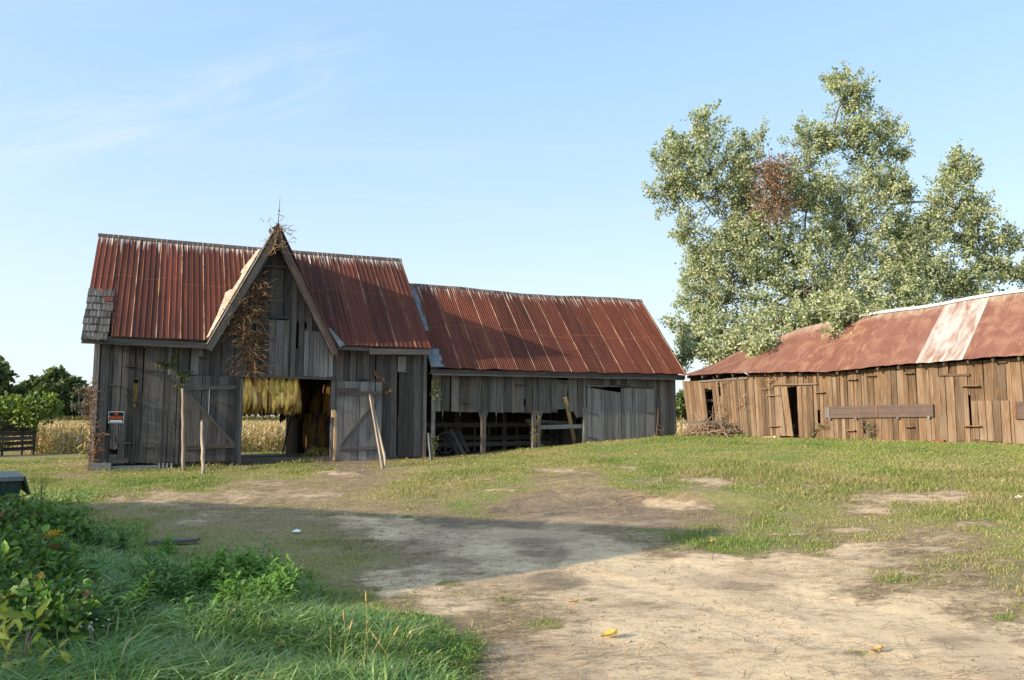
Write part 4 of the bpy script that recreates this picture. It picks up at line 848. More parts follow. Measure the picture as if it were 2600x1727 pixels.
# dark stalls behind
mb = MB()
for v, zt2 in ((2.6, 1.35),):
    for u in np.arange(9.7, 15.0, .55): mb.box(u-.04, u+.04, .3, zt2, v-.04, v+.04)
    for z in (.62, .85, 1.3): mb.bar((9.5, v-.06, z), (15.0, v-.06, z), .16, .03)
for u in (9.6, 11.2, 13.05, 14.95):
    for v in (2.6, 5.0): mb.box(u-.07, u+.07, .3, 3.0, v-.07, v+.07)
mb.build('stall_partition', M['dark_wood'], wing)
mb = MB(); plank_wall(mb, 9.42, WU1, lambda u: .2, lambda u: 3.36, 5.17, holes=[(9.95, 10.35, 1.93, 1.96), (10.45, 10.75, 1.93, 1.95), (10.72, 10.76, .75, 1.7)], gap=.0012, vj=.001); mb.build('rear_wall', M['dark_wood'], wing)
mb = MB(); side_wall(mb, WU1-.03, lambda v: zw(v)-.1, z0=.7, vmax=5.17); mb.build('end_wall', M['grey_wood'], wing)
mb = MB(); side_wall(mb, 14.98, lambda v: 2.9, z0=.5, vmax=3.4, holes=[(.3, .75, 1.25, 1.75)]); mb.build('stall_partition', M['dark_wood'], wing)

# ================================================================== the long low shed
shed = thing('low_shed', 'long low brown board shed with sagging rust red roof below the big tree', 'shed', SF.world(0, 0, 0), SF.rz)
SVR, SVE = 2.3, -.38; SU1 = 13.0
rp = [s6(x, y, SVR) for x, y in ((90+18, 655), (430, 520), (700, 410), (900, 345), (1200, 275), (1450, 240), (1700, 205), (2000, 152), (2361, 95))]
ep = [s6(x, y, SVE) for x, y in ((88, 662), (400, 648), (640, 640), (1000, 640), (1290, 611), (1640, 580), (1970, 553), (2361, 528))]
def interp(pts):
    xs = [p[0] for p in pts]; zs = [p[1] for p in pts]
    def f(u):
        if u <= xs[0]: return zs[0]
        if u >= xs[-1]: return zs[-1]
        return float(np.interp(u, xs, zs))
    return f
rzf, ezf = interp(rp), interp(ep)
SSEAM = 7.87; SPAN = .60
us, hs = ribs(-.05, SU1, SSEAM, SPAN, 6, .004, .03); 
def s_ridge(u): return (SVR, rzf(u))
def s_eave(u): return (SVE, ezf(u))
def s0_cut(u): return 0.0 if u > .45 else min(.97, (0.45-u)/.5*.95)
mb = MB(); sheet_roof(mb, us, hs, s_ridge, s_eave, s0=s0_cut, s1=lambda u: 1+.003*math.sin(u*6.3)+.003*math.sin(u*17), seam0=SSEAM, pan=SPAN, zinc=(0, 1), lap=(), sag=lambda u, f: .012*math.sin(u*2.3+f*4)+.002*math.sin(u*10.5)*f - .05*math.sin(math.pi*f)*max(0, 1-u/5))
mb.build('front_roof', M['shed_rust'], shed)
mb = MB(); sheet_roof(mb, us, hs, s_ridge, lambda u: (2*SVR-SVE, ezf(u)), seam0=SSEAM, pan=SPAN, lap=()); mb.build('rear_roof', M['shed_rust'], shed)
mb = MB()
for k in range(30):
    u0 = 4.1 + k*(SU1-4.1)/30; u1 = u0+(SU1-4.1)/30
    for sg in (-1, 1):
        p = [Vector((u, SVR + sg*d*.14, rzf(u)+.05+.012*math.sin(u*2.3)-d*.11)) for u, d in ((u0, 0), (u1, 0), (u1, 1), (u0, 1))]; mb.raw(p, [(0, 1, 2, 3)], [(0, 0, 0)]*4, .5)
mb.build('ridge_cap', plain('whitened ridge sheet', (.40, .39, .36), (.55, .54, .52), 4, .6), shed)
def sbot(u): return .87 + .02*math.sin(u*2.1) - .06*(u > 5) + (.06 if 1.6 < u < 3.4 else 0)
sw_top = interp([s6(x, y) for x, y in ((120, 700), (240, 700), (400, 685), (560, 662), (640, 655), (1000, 655), (1640, 595), (2361, 545))])
def stop_(u): return max(sw_top(u), ezf(u)-.16) if u > 3.3 else sw_top(u)
shear = lambda u: -.13*max(0, 1-u/3.6)
gapA = (s6(240, 800)[0], s6(290, 800)[0]); 
hA = (s6(262, 800)[0], s6(308, 800)[0], .95, 2.60)
hB = (s6(725, 800)[0], s6(857, 800)[0], -1, s6(780, 737)[1])
hC = (s6(985, 930)[0], s6(1002, 930)[0], s6(985, 985)[1], s6(985, 895)[1])
hD = (s6(1998, 930)[0], s6(2005, 930)[0]+.02, s6(1998, 1000)[1], s6(1998, 790)[1])
mb = MB(); plank_wall(mb, .0, SU1, sbot, stop_, 0.0, holes=[hA, hB, hC, hD, (s6(1290, 1000)[0], s6(1300, 1000)[0]+.02, s6(1290, 1055)[1], s6(1290, 970)[1]), (s6(350, 800)[0], s6(362, 800)[0], 2.3, 2.8)], wmin=.09, wmax=.19, jag=.06, gap=.008, shear=shear)
mb.build('front_wall', M['brown_wood'], shed)
mb = MB()
for k in range(8): mb.bar((.05+.0*k, .3, 1.0), (.05, .31, 1.0), .01, .01) if False else None
plank_wall(mb, .05, 4.55, lambda v: .9, lambda v: 3.0 + min(v, 4.6-v)*.3, .03, O=(0, 0, 0), A=(0, 1, 0), N=(1, 0, 0)); mb.build('end_wall', M['brown_wood'], shed)
mb = MB(); plank_wall(mb, .05, SU1, lambda u: .9, lambda u: ezf(u)+.2, 4.57, gap=.004); mb.build('rear_wall', M['dark_wood'], shed)
mb = MB(); plank_wall(mb, .05, 4.55, lambda v: .9, lambda v: 3.1+min(v, 4.6-v)*.85, SU1-.05, O=(0, 0, 0), A=(0, 1, 0), N=(1, 0, 0)); mb.build('end_wall', M['brown_wood'], shed)
mb = MB()
for k in range(22):
    u = .15+k*.6
    if u > SU1-.1: break
    mb.bar((u, SVE+.12, ezf(u)-.09), (u, SVR, rzf(u)-.10), .09, .05, nrm=(1, 0, 0)); mb.bar((u, 2*SVR-SVE-.1, ezf(u)-.09), (u, SVR, rzf(u)-.10), .09, .05, nrm=(1, 0, 0))
mb.bar((.1, .10, 2.78), (3.6, .10, 2.86), .10, .08); 
for z in (1.35, 1.75, 2.15, 2.5): mb.bar((.1, .4, z), (1.6, .42, z+.03), .09, .03, rnd=.9)
mb.build_each('rafter', M['dark_wood'], shed)
mb = MB(); a = s6(190, 706, -.03); b_ = s6(520, 682, -.03); mb.bar((a[0], -.03, a[1]), (b_[0], -.03, b_[1]), .06, .04, rnd=.95); mb.build('wall_plate', M['mix_wood'], shed)
def shed_door(us_, z0, z1, v, lean, mtl, label, jag=.04):
    mb = MB(); plank_wall(mb, us_[0], us_[1], lambda u: z0, lambda u: z1, v, th=.028, wmin=.14, wmax=.24, jag=jag, shear=lambda u: lean)
    d = mb.build('door', M[mtl], shed)
    if label: d['label'] = label
    return d
ua = s6(725, 1070)[0]; 
shed_door((s6(745, 1070)[0], s6(832, 1070)[0]), s6(780, 1070)[1], s6(750, 742)[1], -.07, -.10, 'brown_wood', 'narrow door leaf leaning out of its frame')
shed_door((s6(858, 900)[0], s6(962, 900)[0]), s6(900, 1080)[1], s6(900, 737)[1], -.035, 0, 'brown_wood', None)
shed_door((s6(1797, 900)[0], s6(1998, 900)[0]), s6(1900, 1108)[1], s6(1900, 672)[1], -.035, 0, 'brown_wood', None)
shed_door((s6(2012, 900)[0], s6(2268, 900)[0]), s6(2100, 1103)[1], s6(2140, 833)[1], -.04, 0, 'brown_wood', 'wide low door of paler boards')
mb = MB()
for (xa, xb, y, o_) in ((680, 985, 728, .06), (1795, 2000, 664, .05), (2180, 2245, 578, .04)):
    a = s6(xa, y, -.04); b_ = s6(xb, y-(8 if xa == 680 else 3), -.04); mb.bar((a[0], -.045, a[1]), (b_[0], -.045, b_[1]), .05, .05)
for (xa, xb, y) in ((1180, 1245, 692), (1310, 1370, 667), (1560, 1620, 650), (965, 1030, 778), (1945, 2065, 735), (1960, 2075, 1002), (1565, 1625, 1008), (1175, 1235, 1032), (650, 735, 797), (660, 738, 1003)):
    a = s6(xa, y, -.08); b_ = s6(xb, y, -.08); big = .16 if xb-xa > 100 else .12; mb.bar((a[0], -big/2-.01, a[1]), (b_[0], -big/2-.01, b_[1]), .025, big)
mb.build_each('ledge_board', M['brown_wood'], shed)
def metal_band(xa, xb, yt, yb, splits, ya=0):
    u0, zt_ = s6(xa, yt, -.07); u1, zt2 = s6(xb, yt-ya, -.07); _, zb_ = s6(xa, yb, -.07)
    mb = MB(); hgt = zt_-zb_; dz = zt2-zt_
    O_ = Vector((u0, -.05, zb_)); A_ = Vector((u1-u0, 0, dz)).normalized(); L_ = (Vector((u1-u0, 0, dz))).length
    mb.prism([(0, 0), (L_, 0), (L_, hgt), (0, hgt)], -.03, 0, O=O_, A=A_, along='a')
    mb.prism([(0, hgt*.33), (L_, hgt*.33), (L_, hgt*.38), (0, hgt*.38)], -.042, -.031, O=O_, A=A_, along='a'); mb.prism([(0, hgt*.80), (L_, hgt*.80), (L_, hgt*.84), (0, hgt*.84)], -.042, -.031, O=O_, A=A_, along='a')
    bd = mb.build('metal_band', M['brown_metal'], shed)
    mb = MB()
    for f in splits: mb.prism([(L_*f-.02, 0), (L_*f+.02, 0), (L_*f+.02, hgt), (L_*f-.02, hgt)], -.045, -.043, O=O_, A=A_)
    mb.build_each('rust_seam', M['rust_trim'], bd)
    if xa == 1037:
        mb = MB(); mb.prism([(.0, .02), (.13, .02), (.13, hgt-.02), (0, hgt-.02)], -.05, -.046, O=O_, A=A_); mb.build('pale_end', M['silver_wood'], bd)
        mb = MB()
        for f in (.03, .29, .68, .95): mb.prism([(L_*f, -.05), (L_*f+.06, -.05), (L_*f+.06, .02), (L_*f, .02)], -.046, -.044, O=O_, A=A_)
        mb.build_each('tab', M['silver_wood'], bd)
metal_band(1037, 1754, 872, 950, (.50,), 18); metal_band(2297, 2480, 840, 955, (.02,), 0)
mb = MB()
for x in range(475, 700, 26):
    if R(0, 1) < .2: continue
    u, z = s6(x, 1082, .02); mb.box(u, u+R(.10, .14), z-.1, z+R(.06, .10), .02, .12)
mb.build_each('footing_stone', M['stone'], shed)
mb = MB(); u, z = s6(1752, 1105, -.1); mb.box(u, u+.3, z-.12, z+.05, -.14, .0); mb.build('brick_footing', M['rust_trim'], shed)

# ================================================================== poles, sign, rubble
def pole(name, label, P, Q, rad, mtl='pole_wood', group=None, square=False, wob=.012):
    d = Vector(Q)-Vector(P); L = d.length; mb = MB()
    if square: mb.bar((0, 0, 0), (0, 0, L), rad*2, rad*1.0, nrm=(.8, .6, 0), rough=.004)
    else:
        pts = [(R(-wob, wob), R(-wob, wob), L*i/7) for i in range(8)]; mb.tube(pts, [rad*(1.08-.16*i/7)*R(.95, 1.05) for i in range(8)], 9)
    o = mb.build(name, M[mtl]); o.location = P; o.rotation_euler = d.to_track_quat('Z', 'X').to_euler(); return tag(o, label, 'pole', group)
def wpt(X, Y, v): u, z = BF.on(X, Y, v); return BF.world(u, v, z)
def foot(X, Y):
    P = ground_at(X, Y); P.z -= .03; return P
G = 'poles propped against the barn doors'
pole('wooden_pole', 'tall rounded pole propping the left door of the tall barn', foot(423, 1086), wpt(422, 897, -.20), .045, group=G)
pole('wooden_pole', 'short rounded pole standing before the left door of the tall barn', foot(469, 1093), wpt(465, 970, -.42), .045, group=G)
pole('wooden_pole', 'pale squared pole leaning across the Z braced door, in front of a thinner one', foot(884, 1081), wpt(854, 912, -.20), .046, group=G, square=True)
pole('wooden_pole', 'thin crooked pole behind the pale pole at the Z braced door', foot(890, 1074), wpt(858, 922, -.18), .034, group=G, wob=.02)
pole('leaning_board', 'long fresh tan board leaning on the open bays of the low barn', foot(1327, 1024), wpt(1303, 917, -.10), .065, 'new_wood', square=True)
pole('leaning_board', 'grey split rail standing by the post where the two barns meet', foot(995, 1062), wpt(989, 1000, -.1), .05, 'silver_wood', square=True)
# the sign
u0, z1 = b3(298, 882, -.02); u1, z0 = b3(447, 997, -.02); SW, SH_ = u1-u0, z1-z0
sg = thing('warning_sign', 'small black, orange and white no trespassing sign nailed to the grey boards', 'sign', BF.world((u0+u1)/2, -.018, (z0+z1)/2), BF.rz)
mb = MB(); mb.box(-SW/2, SW/2, -SH_/2, SH_/2, -.010, -.004); mb.build('sign_plate', M['white_print'], sg)
mb = MB(); mb.box(-SW*.47, SW*.47, -SH_*.45, SH_*.45, -.0125, -.0102); mb.build('black_field', M['black'], sg)
mb = MB(); mb.box(-SW*.39, SW*.40, -SH_*.40, -SH_*.24, -.0145, -.0127); mb.build('name_strip', M['white_print'], sg)
def text_mesh(s, width, height, center, mtl, name):
    cu = bpy.data.curves.new(name, 'FONT'); cu.body = s; cu.align_x = 'CENTER'; cu.align_y = 'CENTER'; cu.extrude = .001; cu.offset = .018
    o = bpy.data.objects.new(name, cu); COL.objects.link(o); bpy.context.view_layer.update()
    me = bpy.data.meshes.new_from_object(o.evaluated_get(bpy.context.evaluated_depsgraph_get())); bpy.data.objects.remove(o)
    co = np.zeros(len(me.vertices)*3, dtype=np.float32); me.vertices.foreach_get('co', co); co = co.reshape(-1, 3)
    mn, mx_ = co.min(0), co.max(0); c = (mn+mx_)/2
    n = np.stack([(co[:, 0]-c[0])/(mx_[0]-mn[0])*width + center[0], -(co[:, 2]) - .0145, (co[:, 1]-c[1])/(mx_[1]-mn[1])*height + center[1]], 1)
    me.vertices.foreach_set('co', n.astype(np.float32).ravel()); me.update(); return link(name, me, M[mtl], sg)
text_mesh('NO', SW*.20, SH_*.26, (0, SH_*.28), 'orange_print', 'lettering'); text_mesh('TRESPASSING', SW*.88, SH_*.24, (0, -SH_*.03), 'orange_print', 'lettering')
# planks and wheel lying in the first stall
heap = thing('plank_heap', 'grey planks and an old spoked wheel dumped in the nearest open bay', 'scrap heap', BF.world(10.55, 1.0, .28), BF.rz)
mb = MB(); mb.bar((.15, -.1, .0), (-.15, .3, .85), .13, .03, nrm=(.3, 1, 0)); mb.bar((.35, -.1, .05), (.0, .3, .9), .12, .03, nrm=(.3, 1, 0)); mb.bar((.45, -.2, .15), (.25, .2, .85), .11, .03, nrm=(.3, 1, 0)); mb.build('planks', M['grey_wood'], heap)
mb = MB(); pts = [(-.25+.34*math.cos(a), .1, .45+.34*math.sin(a)) for a in np.linspace(0, 2*math.pi, 19)]; mb.tube(pts, .022, 6)
for k in range(8): a = k*math.pi/4; mb.tube([(-.25, .1, .45), (-.25+.33*math.cos(a), .1, .45+.33*math.sin(a))], .012, 5)
mb.build('wheel', M['iron'], heap)
# stick pile by the shed corner
def sticks(name, label, cat, center, n, rx, ry, hz_, lmin, lmax, rad, mtl, upright=.2):
    mb = MB()
    for k in range(n):
        x, y = R(-rx, rx), R(-ry, ry); z = max(.02, hz_*(1-(x/rx)**2)*R(.0, 1)); a = R(0, 6.28); L = R(lmin, lmax); el = R(-.25, .25) if R(0, 1) > upright else R(.5, 1.2)
        d = Vector((math.cos(a)*math.cos(el), math.sin(a)*math.cos(el), math.sin(el)))*L*.5; m_ = Vector((R(-.06, .06), R(-.06, .06), R(-.04, .06)))
        c = Vector((x, y, z)); a0, a1 = c-d, c+d; a0.z = max(a0.z, .0); a1.z = max(a1.z, .0)
        mb.tube([a0, c+m_, a1], [rad*R(.7, 1.4), rad, rad*.5], 5)
    o = mb.build(name, M[mtl]); o.location = center; return tag(o, label, cat)
P = ground_at(1655, 1008); o = sticks('brush_pile', 'tangled heap of grey sticks at the collapsed end of the shed', 'brush pile', P + Vector((-.1, .25, 0)), 130, .95, .45, .62, .4, 1.3, .015, 'tan_bark', .5); o.rotation_euler = (0, 0, SF.rz)
mb = MB(); mb.bar((-1.35, -.3, .42), (.2, -.35, .50), .05, .05); o = mb.build('fallen_rail', M['silver_wood']); o.location = P+Vector((0, .0, .05)); tag(o, 'grey rail lying on the stick heap at the end of the shed', 'rail')

# ================================================================== tobacco
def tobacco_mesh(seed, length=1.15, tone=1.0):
    rg = np.random.default_rng(seed); V = []; Fq = []; C = []
    pal = np.array([(.80, .53, .12), (.70, .52, .12), (.84, .57, .16), (.54, .31, .10), (.36, .18, .07), (.72, .43, .12), (.86, .66, .24)])
    for k in range(17):
        a = rg.uniform(0, 2*np.pi); top = -rg.uniform(0, .40)*length; L = rg.uniform(.5, .68)*length; W = rg.uniform(.12, .22); cx, cy = .05*np.cos(a), .05*np.sin(a); out_ = rg.uniform(.05, .15)
        if top-L < -length: L = length+top
        base = pal[rg.integers(0, 7)]*rg.uniform(.75, 1.15)*tone; t = np.linspace(0, 1, 8); tw = rg.uniform(-.9, .9); b0 = len(V)
        for i, tt in enumerate(t):
            w_ = W*np.sin(np.pi*min(1, tt*.88+.10))**.7*.5 + .005; r_ = out_*np.sin(np.pi*tt*.8)+.02; th_ = a + tw*tt
            cen = np.array([cx + r_*np.cos(a), cy + r_*np.sin(a), top - L*tt]); sd = np.array([-np.sin(th_), np.cos(th_), 0]); rad = np.array([np.cos(th_), np.sin(th_), 0])
            crk = rg.uniform(-.012, .012)
            for s_ in (-1, -.5, 0, .5, 1):
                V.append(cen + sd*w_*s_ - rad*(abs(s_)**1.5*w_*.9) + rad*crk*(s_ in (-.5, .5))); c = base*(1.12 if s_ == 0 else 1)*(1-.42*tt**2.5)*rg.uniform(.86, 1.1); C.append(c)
        for i in range(7):
            for j in range(4): q = b0+i*5+j; Fq.append((q, q+1, q+6, q+5))
    # the stalk
    return np_mesh('tobacco_bunch', np.array(V), [np.array(Fq)], np.clip(np.array(C), 0, 1), True)
tm = [tobacco_mesh(s) for s in range(5)]; tmL = [tobacco_mesh(s+20, 1.35, np.array((.36, .27, .22))) for s in range(3)]  # second set: cured brown, and darkened to paint in the deep interior shade
def bunch(me_, u, v, z, label, group, sc=1.0):
    o = link('tobacco_bunch', me_, M['tobacco']); o.location = BF.world(u, v, z); o.rotation_euler = (R(-.05, .05), R(-.05, .05), R(0, 6.28)); o.scale = (sc*R(.9, 1.1), sc*R(.9, 1.1), R(.93, 1.05)); return tag(o, label, 'tobacco', group)
for rI, v in enumerate((.32, .62, 1.0, 1.4, 2.0, 2.6, 3.3, 4.0, 4.8, 5.6)):
    u = 3.70 + R(0, .06)
    while u < 5.30 - (.0 if rI == 0 else -.12):
        if rI == 0: bunch(random.choice(tm), u, v-.12, 2.84, 'yellow green tobacco bunch in the front row under the lintel', 'tobacco hanging in the front row', .95)
        else: bunch(random.choice(tm), u, v+R(-.05, .05), 2.80-.0*v, 'browning tobacco bunch in the shaded rows behind the front one', 'tobacco hanging in the rows behind', 1.0)
        u += R(.145, .19) if rI < 3 else R(.2, .28)
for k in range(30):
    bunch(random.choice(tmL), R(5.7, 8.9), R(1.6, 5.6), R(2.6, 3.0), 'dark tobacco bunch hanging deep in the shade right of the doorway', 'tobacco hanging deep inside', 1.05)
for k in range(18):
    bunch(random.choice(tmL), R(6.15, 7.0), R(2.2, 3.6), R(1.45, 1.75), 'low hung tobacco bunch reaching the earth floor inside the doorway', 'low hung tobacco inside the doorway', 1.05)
for k in range(5): bunch(random.choice(tm), .0+b3(565, 700)[0]+R(-.1, .1), .25, 2.55, 'tobacco bunch seen through the split in the boards', 'tobacco behind the split boards', .9)
rg = np.random.default_rng(3); n = 420; a = rg.uniform(0, 6.28, n); rr = np.sqrt(rg.uniform(0, 1, n)); Pp = np.stack([rr*np.cos(a)*.42, rr*np.sin(a)*.35, (1-rr**2)*.36+rg.uniform(0, .04, n)], 1)
D = nrm(np.stack([np.cos(a+rg.uniform(-1, 1, n)), np.sin(a+rg.uniform(-1, 1, n)), rg.uniform(-.5, .3, n)], 1)); C = np.array([(.30, .27, .08), (.24, .17, .06), (.36, .31, .12)])[rg.integers(0, 3, n)]
V, f, c = leaf_arrays(Pp, D, np.tile((0, 0, 1.), (n, 1)), rg.uniform(.15, .3, n), rg.uniform(.03, .07, n), C)
o = link('leaf_heap', np_mesh('leaf_heap', V, [f], c), M['dry']); Pq = BF.on(738, 1058, .8); o.location = BF.world(6.1, .75, .27); tag(o, 'heap of loose tobacco leaves on the floor by the right door post', 'leaf heap')

# ================================================================== dead vines on the boards
def vine(name, label, frame, paths, twigs, leaf_pal, nleaf, lsize, vmin=.03, vout=.35, stemr=.014, mtl_leaf='dry', tw_len=(.3, .8), arc=True, spread=1.0):
    """paths: lists of (u, z) on the wall; twigs spring outward from them"""
    root = thing(name, label, 'vine', frame.world(0, 0, 0), frame.rz); mb = MB(); LP = []; LD = []
    for pth in paths:
        pts = []
        for i, (u, z) in enumerate(pth):
            pts.append(Vector((u+R(-.04, .04), -vmin-R(0, .05), z)))
        fine = []
        for i in range(len(pts)-1):
            for k in range(4): fine.append(pts[i].lerp(pts[i+1], k/4)+Vector((R(-.025, .025), R(-.02, .01), 0)))
        fine.append(pts[-1]); m_ = len(fine); mb.tube(fine, [stemr*(1.1-.7*i/m_) for i in range(m_)], 5)
        for k in range(int(twigs*len(pth))):
            p = random.choice(fine); L = R(*tw_len); side = R(-1, 1); q = [p]
            d = Vector((side*spread, -R(.1, .6)*vout/.35, R(-.5, .5))).normalized()
            for j in range(5):
                q.append(q[-1] + d*L/5); d = (d + Vector((0, 0, R(.05, .22) if arc else -R(.05, .2))) + Vector((R(-.2, .2), R(-.15, .1), R(-.2, .2)))).normalized()
                if q[-1].y > -.02: q[-1].y = -.02
            mb.tube(q, [.009, .0085, .008, .007, .006, .004], 4)
            for j in range(nleaf):
                b0 = q[random.randint(1, 5)]; LP.append(b0+Vector((R(-.06, .06), R(-.06, .02), R(-.07, .05)))); LD.append((R(-1, 1), R(-1, .2), R(-1.2, .3)))
    mb.build('stems', M['vine_stem'] if mtl_leaf == 'dry' else M['bark'], root)
    n = len(LP); Pp = np.array(LP); Dd = np.array(LD); pal = np.array(leaf_pal); C = pal[RNG.integers(0, len(pal), n)]*RNG.uniform(.7, 1.2, (n, 1))
    V, f, c = leaf_arrays(Pp, Dd, RNG.normal(size=(n, 3)), RNG.uniform(.6, 1.2, n)*lsize, RNG.uniform(.5, .8, n)*lsize, np.clip(C, 0, 1))
    link('leaves', np_mesh('leaves', V, [f], c), M[mtl_leaf], root); return root
brown = [(.20, .11, .055), (.14, .08, .045), (.27, .15, .07), (.10, .06, .035)]; M['vine_stem'] = plain('pale dry vine stems', (.20, .12, .07), (.42, .28, .16), 12, .95)
gb = lambda *p: [b2(x, y) for x, y in p]
vine('dead_vine', 'big dead brown vine hanging down the front gable above the doorway', BF, [gb((540, 1500), (550, 1250), (520, 1000), (560, 800), (620, 650)), gb((600, 1540), (600, 1350), (560, 1150), (500, 900), (540, 700)), gb((520, 1300), (420, 1050), (470, 850), (560, 640)), gb((640, 1250), (640, 1000), (620, 820), (680, 700))], 15, brown, 6, .058, vout=.42, tw_len=(.3, .8), spread=1.0, arc=False)
vine('dead_vine', 'thin dead vine tangled round the very peak of the gable', BF, [gb((760, 420), (790, 300), (820, 170)), gb((860, 400), (850, 260), (835, 150)), gb((720, 420), (770, 330), (830, 200))], 3, brown, 2, .04, vmin=.46, vout=.2, stemr=.010, tw_len=(.2, .5))
vine('bare_twigs', 'sparse twigs with few dark leaves sticking into the sky from the gable peak', BF, [gb((820, 180), (760, 100), (680, 110)), gb((850, 160), (930, 195), (990, 215)), gb((870, 190), (960, 260), (1000, 290)), gb((835, 120), (860, 60))], 1.5, [(.06, .05, .04), (.10, .07, .05)], 2, .04, vmin=.42, vout=.1, stemr=.005, tw_len=(.08, .25))
cz = lambda *p: [b3(x, y) for x, y in p]
vine('dead_vine', 'brown dead vine climbing the left corner of the tall barn', BF, [cz((150, 1480), (140, 1200), (150, 950), (130, 700)), cz((165, 1450), (150, 1150), (120, 900), (130, 600)), cz((150, 1300), (190, 1150), (240, 1090))], 8, [(.20, .09, .045), (.13, .065, .035), (.26, .14, .07)], 4, .055, vout=.22, tw_len=(.12, .3))
vine('green_vine', 'small green leafy vine on the boards above the braced left door', BF, [cz((1010, 640), (985, 500), (950, 390), (955, 260)), cz((1060, 540), (1100, 490)), cz((930, 390), (830, 415))], 8, [(.06, .10, .025), (.09, .14, .03), (.20, .24, .06)], 8, .055, vout=.15, mtl_leaf='leaf', tw_len=(.08, .2))
fz_ = lambda *p: [b5(x, y) for x, y in p]
for lab_, p_ in (('yellowing green vine at the top of the pale post where the two barns meet', fz_((180, 1000), (185, 900), (200, 870))), ('small leafy sprig at the foot of the pale post where the two barns meet', fz_((170, 1500), (180, 1380), (200, 1350)))): vine('green_vine', lab_, BF, [p_], 9, [(.10, .15, .03), (.25, .25, .06), (.06, .10, .03)], 7, .06, vmin=.12, vout=.2, mtl_leaf='leaf', tw_len=(.08, .22))
vine('green_vine', 'yellowing vine wound round the double post of the open bays', BF, [fz_((1045, 1420), (1040, 1280), (1055, 1150)), fz_((1015, 1400), (1010, 1250))], 8, [(.10, .13, .03), (.22, .20, .06), (.20, .13, .06)], 5, .05, vmin=.08, vout=.2, mtl_leaf='leaf', tw_len=(.06, .2))
vine('dead_vine', 'thin bare vine on the boards at the right end of the low barn', BF, [fz_((2040, 1340), (2055, 1050), (2020, 820)), fz_((2080, 1350), (2105, 1250))], 2, brown, 1, .04, vout=.1, stemr=.008, tw_len=(.1, .3))
vine('dead_vine', 'few orange brown leaves on the boards beside the Z braced door', BF, [[b4(1640, 190), b4(1660, 240), b4(1745, 280), b4(1780, 400), b4(1840, 395)]], 2, [(.40, .17, .05), (.28, .11, .04)], 4, .055, vout=.1, stemr=.005, tw_len=(.05, .15))
sx = lambda *p: [s6(x, y) for x, y in p]
vine('dead_vine', 'dry tendrils over the broken boards at the left end of the shed', SF, [sx((370, 960), (350, 850), (360, 720)), sx((520, 900), (500, 800)), sx((640, 760), (680, 680))], 5, brown, 1, .04, vmin=.06, vout=.25, stemr=.010, tw_len=(.2, .5))
for lab_, p_ in (('green sprig at the foot of the shed left of the metal band', sx((960, 1070), (1000, 1000), (1050, 1010))), ('green sprig at the foot of the shed under the middle of the metal band', sx((1330, 1080), (1340, 1010), (1310, 980)))): vine('green_vine', lab_, SF, [p_], 6, [(.14, .16, .05), (.25, .22, .08)], 4, .06, vmin=.05, vout=.3, mtl_leaf='leaf', tw_len=(.1, .3))

# ================================================================== trees
def limb(mb, a, b_, r0, r1, n=7, wob=.25, sagz=0.0):
    a, b_ = Vector(a), Vector(b_); L = (b_-a).length; pts = []; ph = R(0, 6)
    for i in range(n+1):
        f = i/n; p = a.lerp(b_, f); p += Vector((math.sin(f*4+ph), math.cos(f*3.3+ph), .4*math.sin(f*5+ph)))*wob*L*.12*math.sin(math.pi*f); p.z += sagz*math.sin(math.pi*f)*L; pts.append(p)
    mb.tube(pts, [r0+(r1-r0)*i/n for i in range(n+1)], 7); return pts
def leaf_cloud(tips, starts, per, lsize, pal, wts, spread=.14, wratio=.85, up=.25, seed=1, clump=None, droop=.5, broad=False):
    rg = np.random.default_rng(seed); m_ = len(tips); n = m_*per
    f = rg.uniform(.15, 1.08, (m_, per, 1)); P = starts[:, None, :]*(1-f) + tips[:, None, :]*f + rg.normal(size=(m_, per, 3))*spread
    ax = nrm(tips-starts); D = ax[:, None, :]*.7 + rg.normal(size=(m_, per, 3))*.75; D[..., 2] -= droop
    P = P.reshape(-1, 3); D = D.reshape(-1, 3); N = rg.normal(size=(n, 3))*.62; N[:, 2] += up; N += np.array([-.45, -.35, .1])
    pal = np.array(pal); tone = rg.uniform(0, 1, (m_, 1)); w_ = np.cumsum(wts)/sum(wts)
    u = np.clip(rg.uniform(0, 1, (m_, per))*.75 + tone*.25 if clump is None else rg.uniform(0, 1, (m_, per)), 0, .9999)
    C = pal[np.searchsorted(w_, u.ravel())]*rg.uniform(.75, 1.25, (n, 1))*np.repeat(rg.uniform(.85, 1.15, (m_, 1)), per, 1).reshape(-1, 1)
    L = lsize*rg.uniform(.65, 1.25, n); W = L*wratio*rg.uniform(.7, 1.1, n)
    if broad: return broad_leaf_arrays(P, D, N, L, W, np.clip(C, 0, 1), .25)
    V, F_, c = leaf_arrays(P, D, N, L, W, np.clip(C, 0, 1)); return V, [F_], c
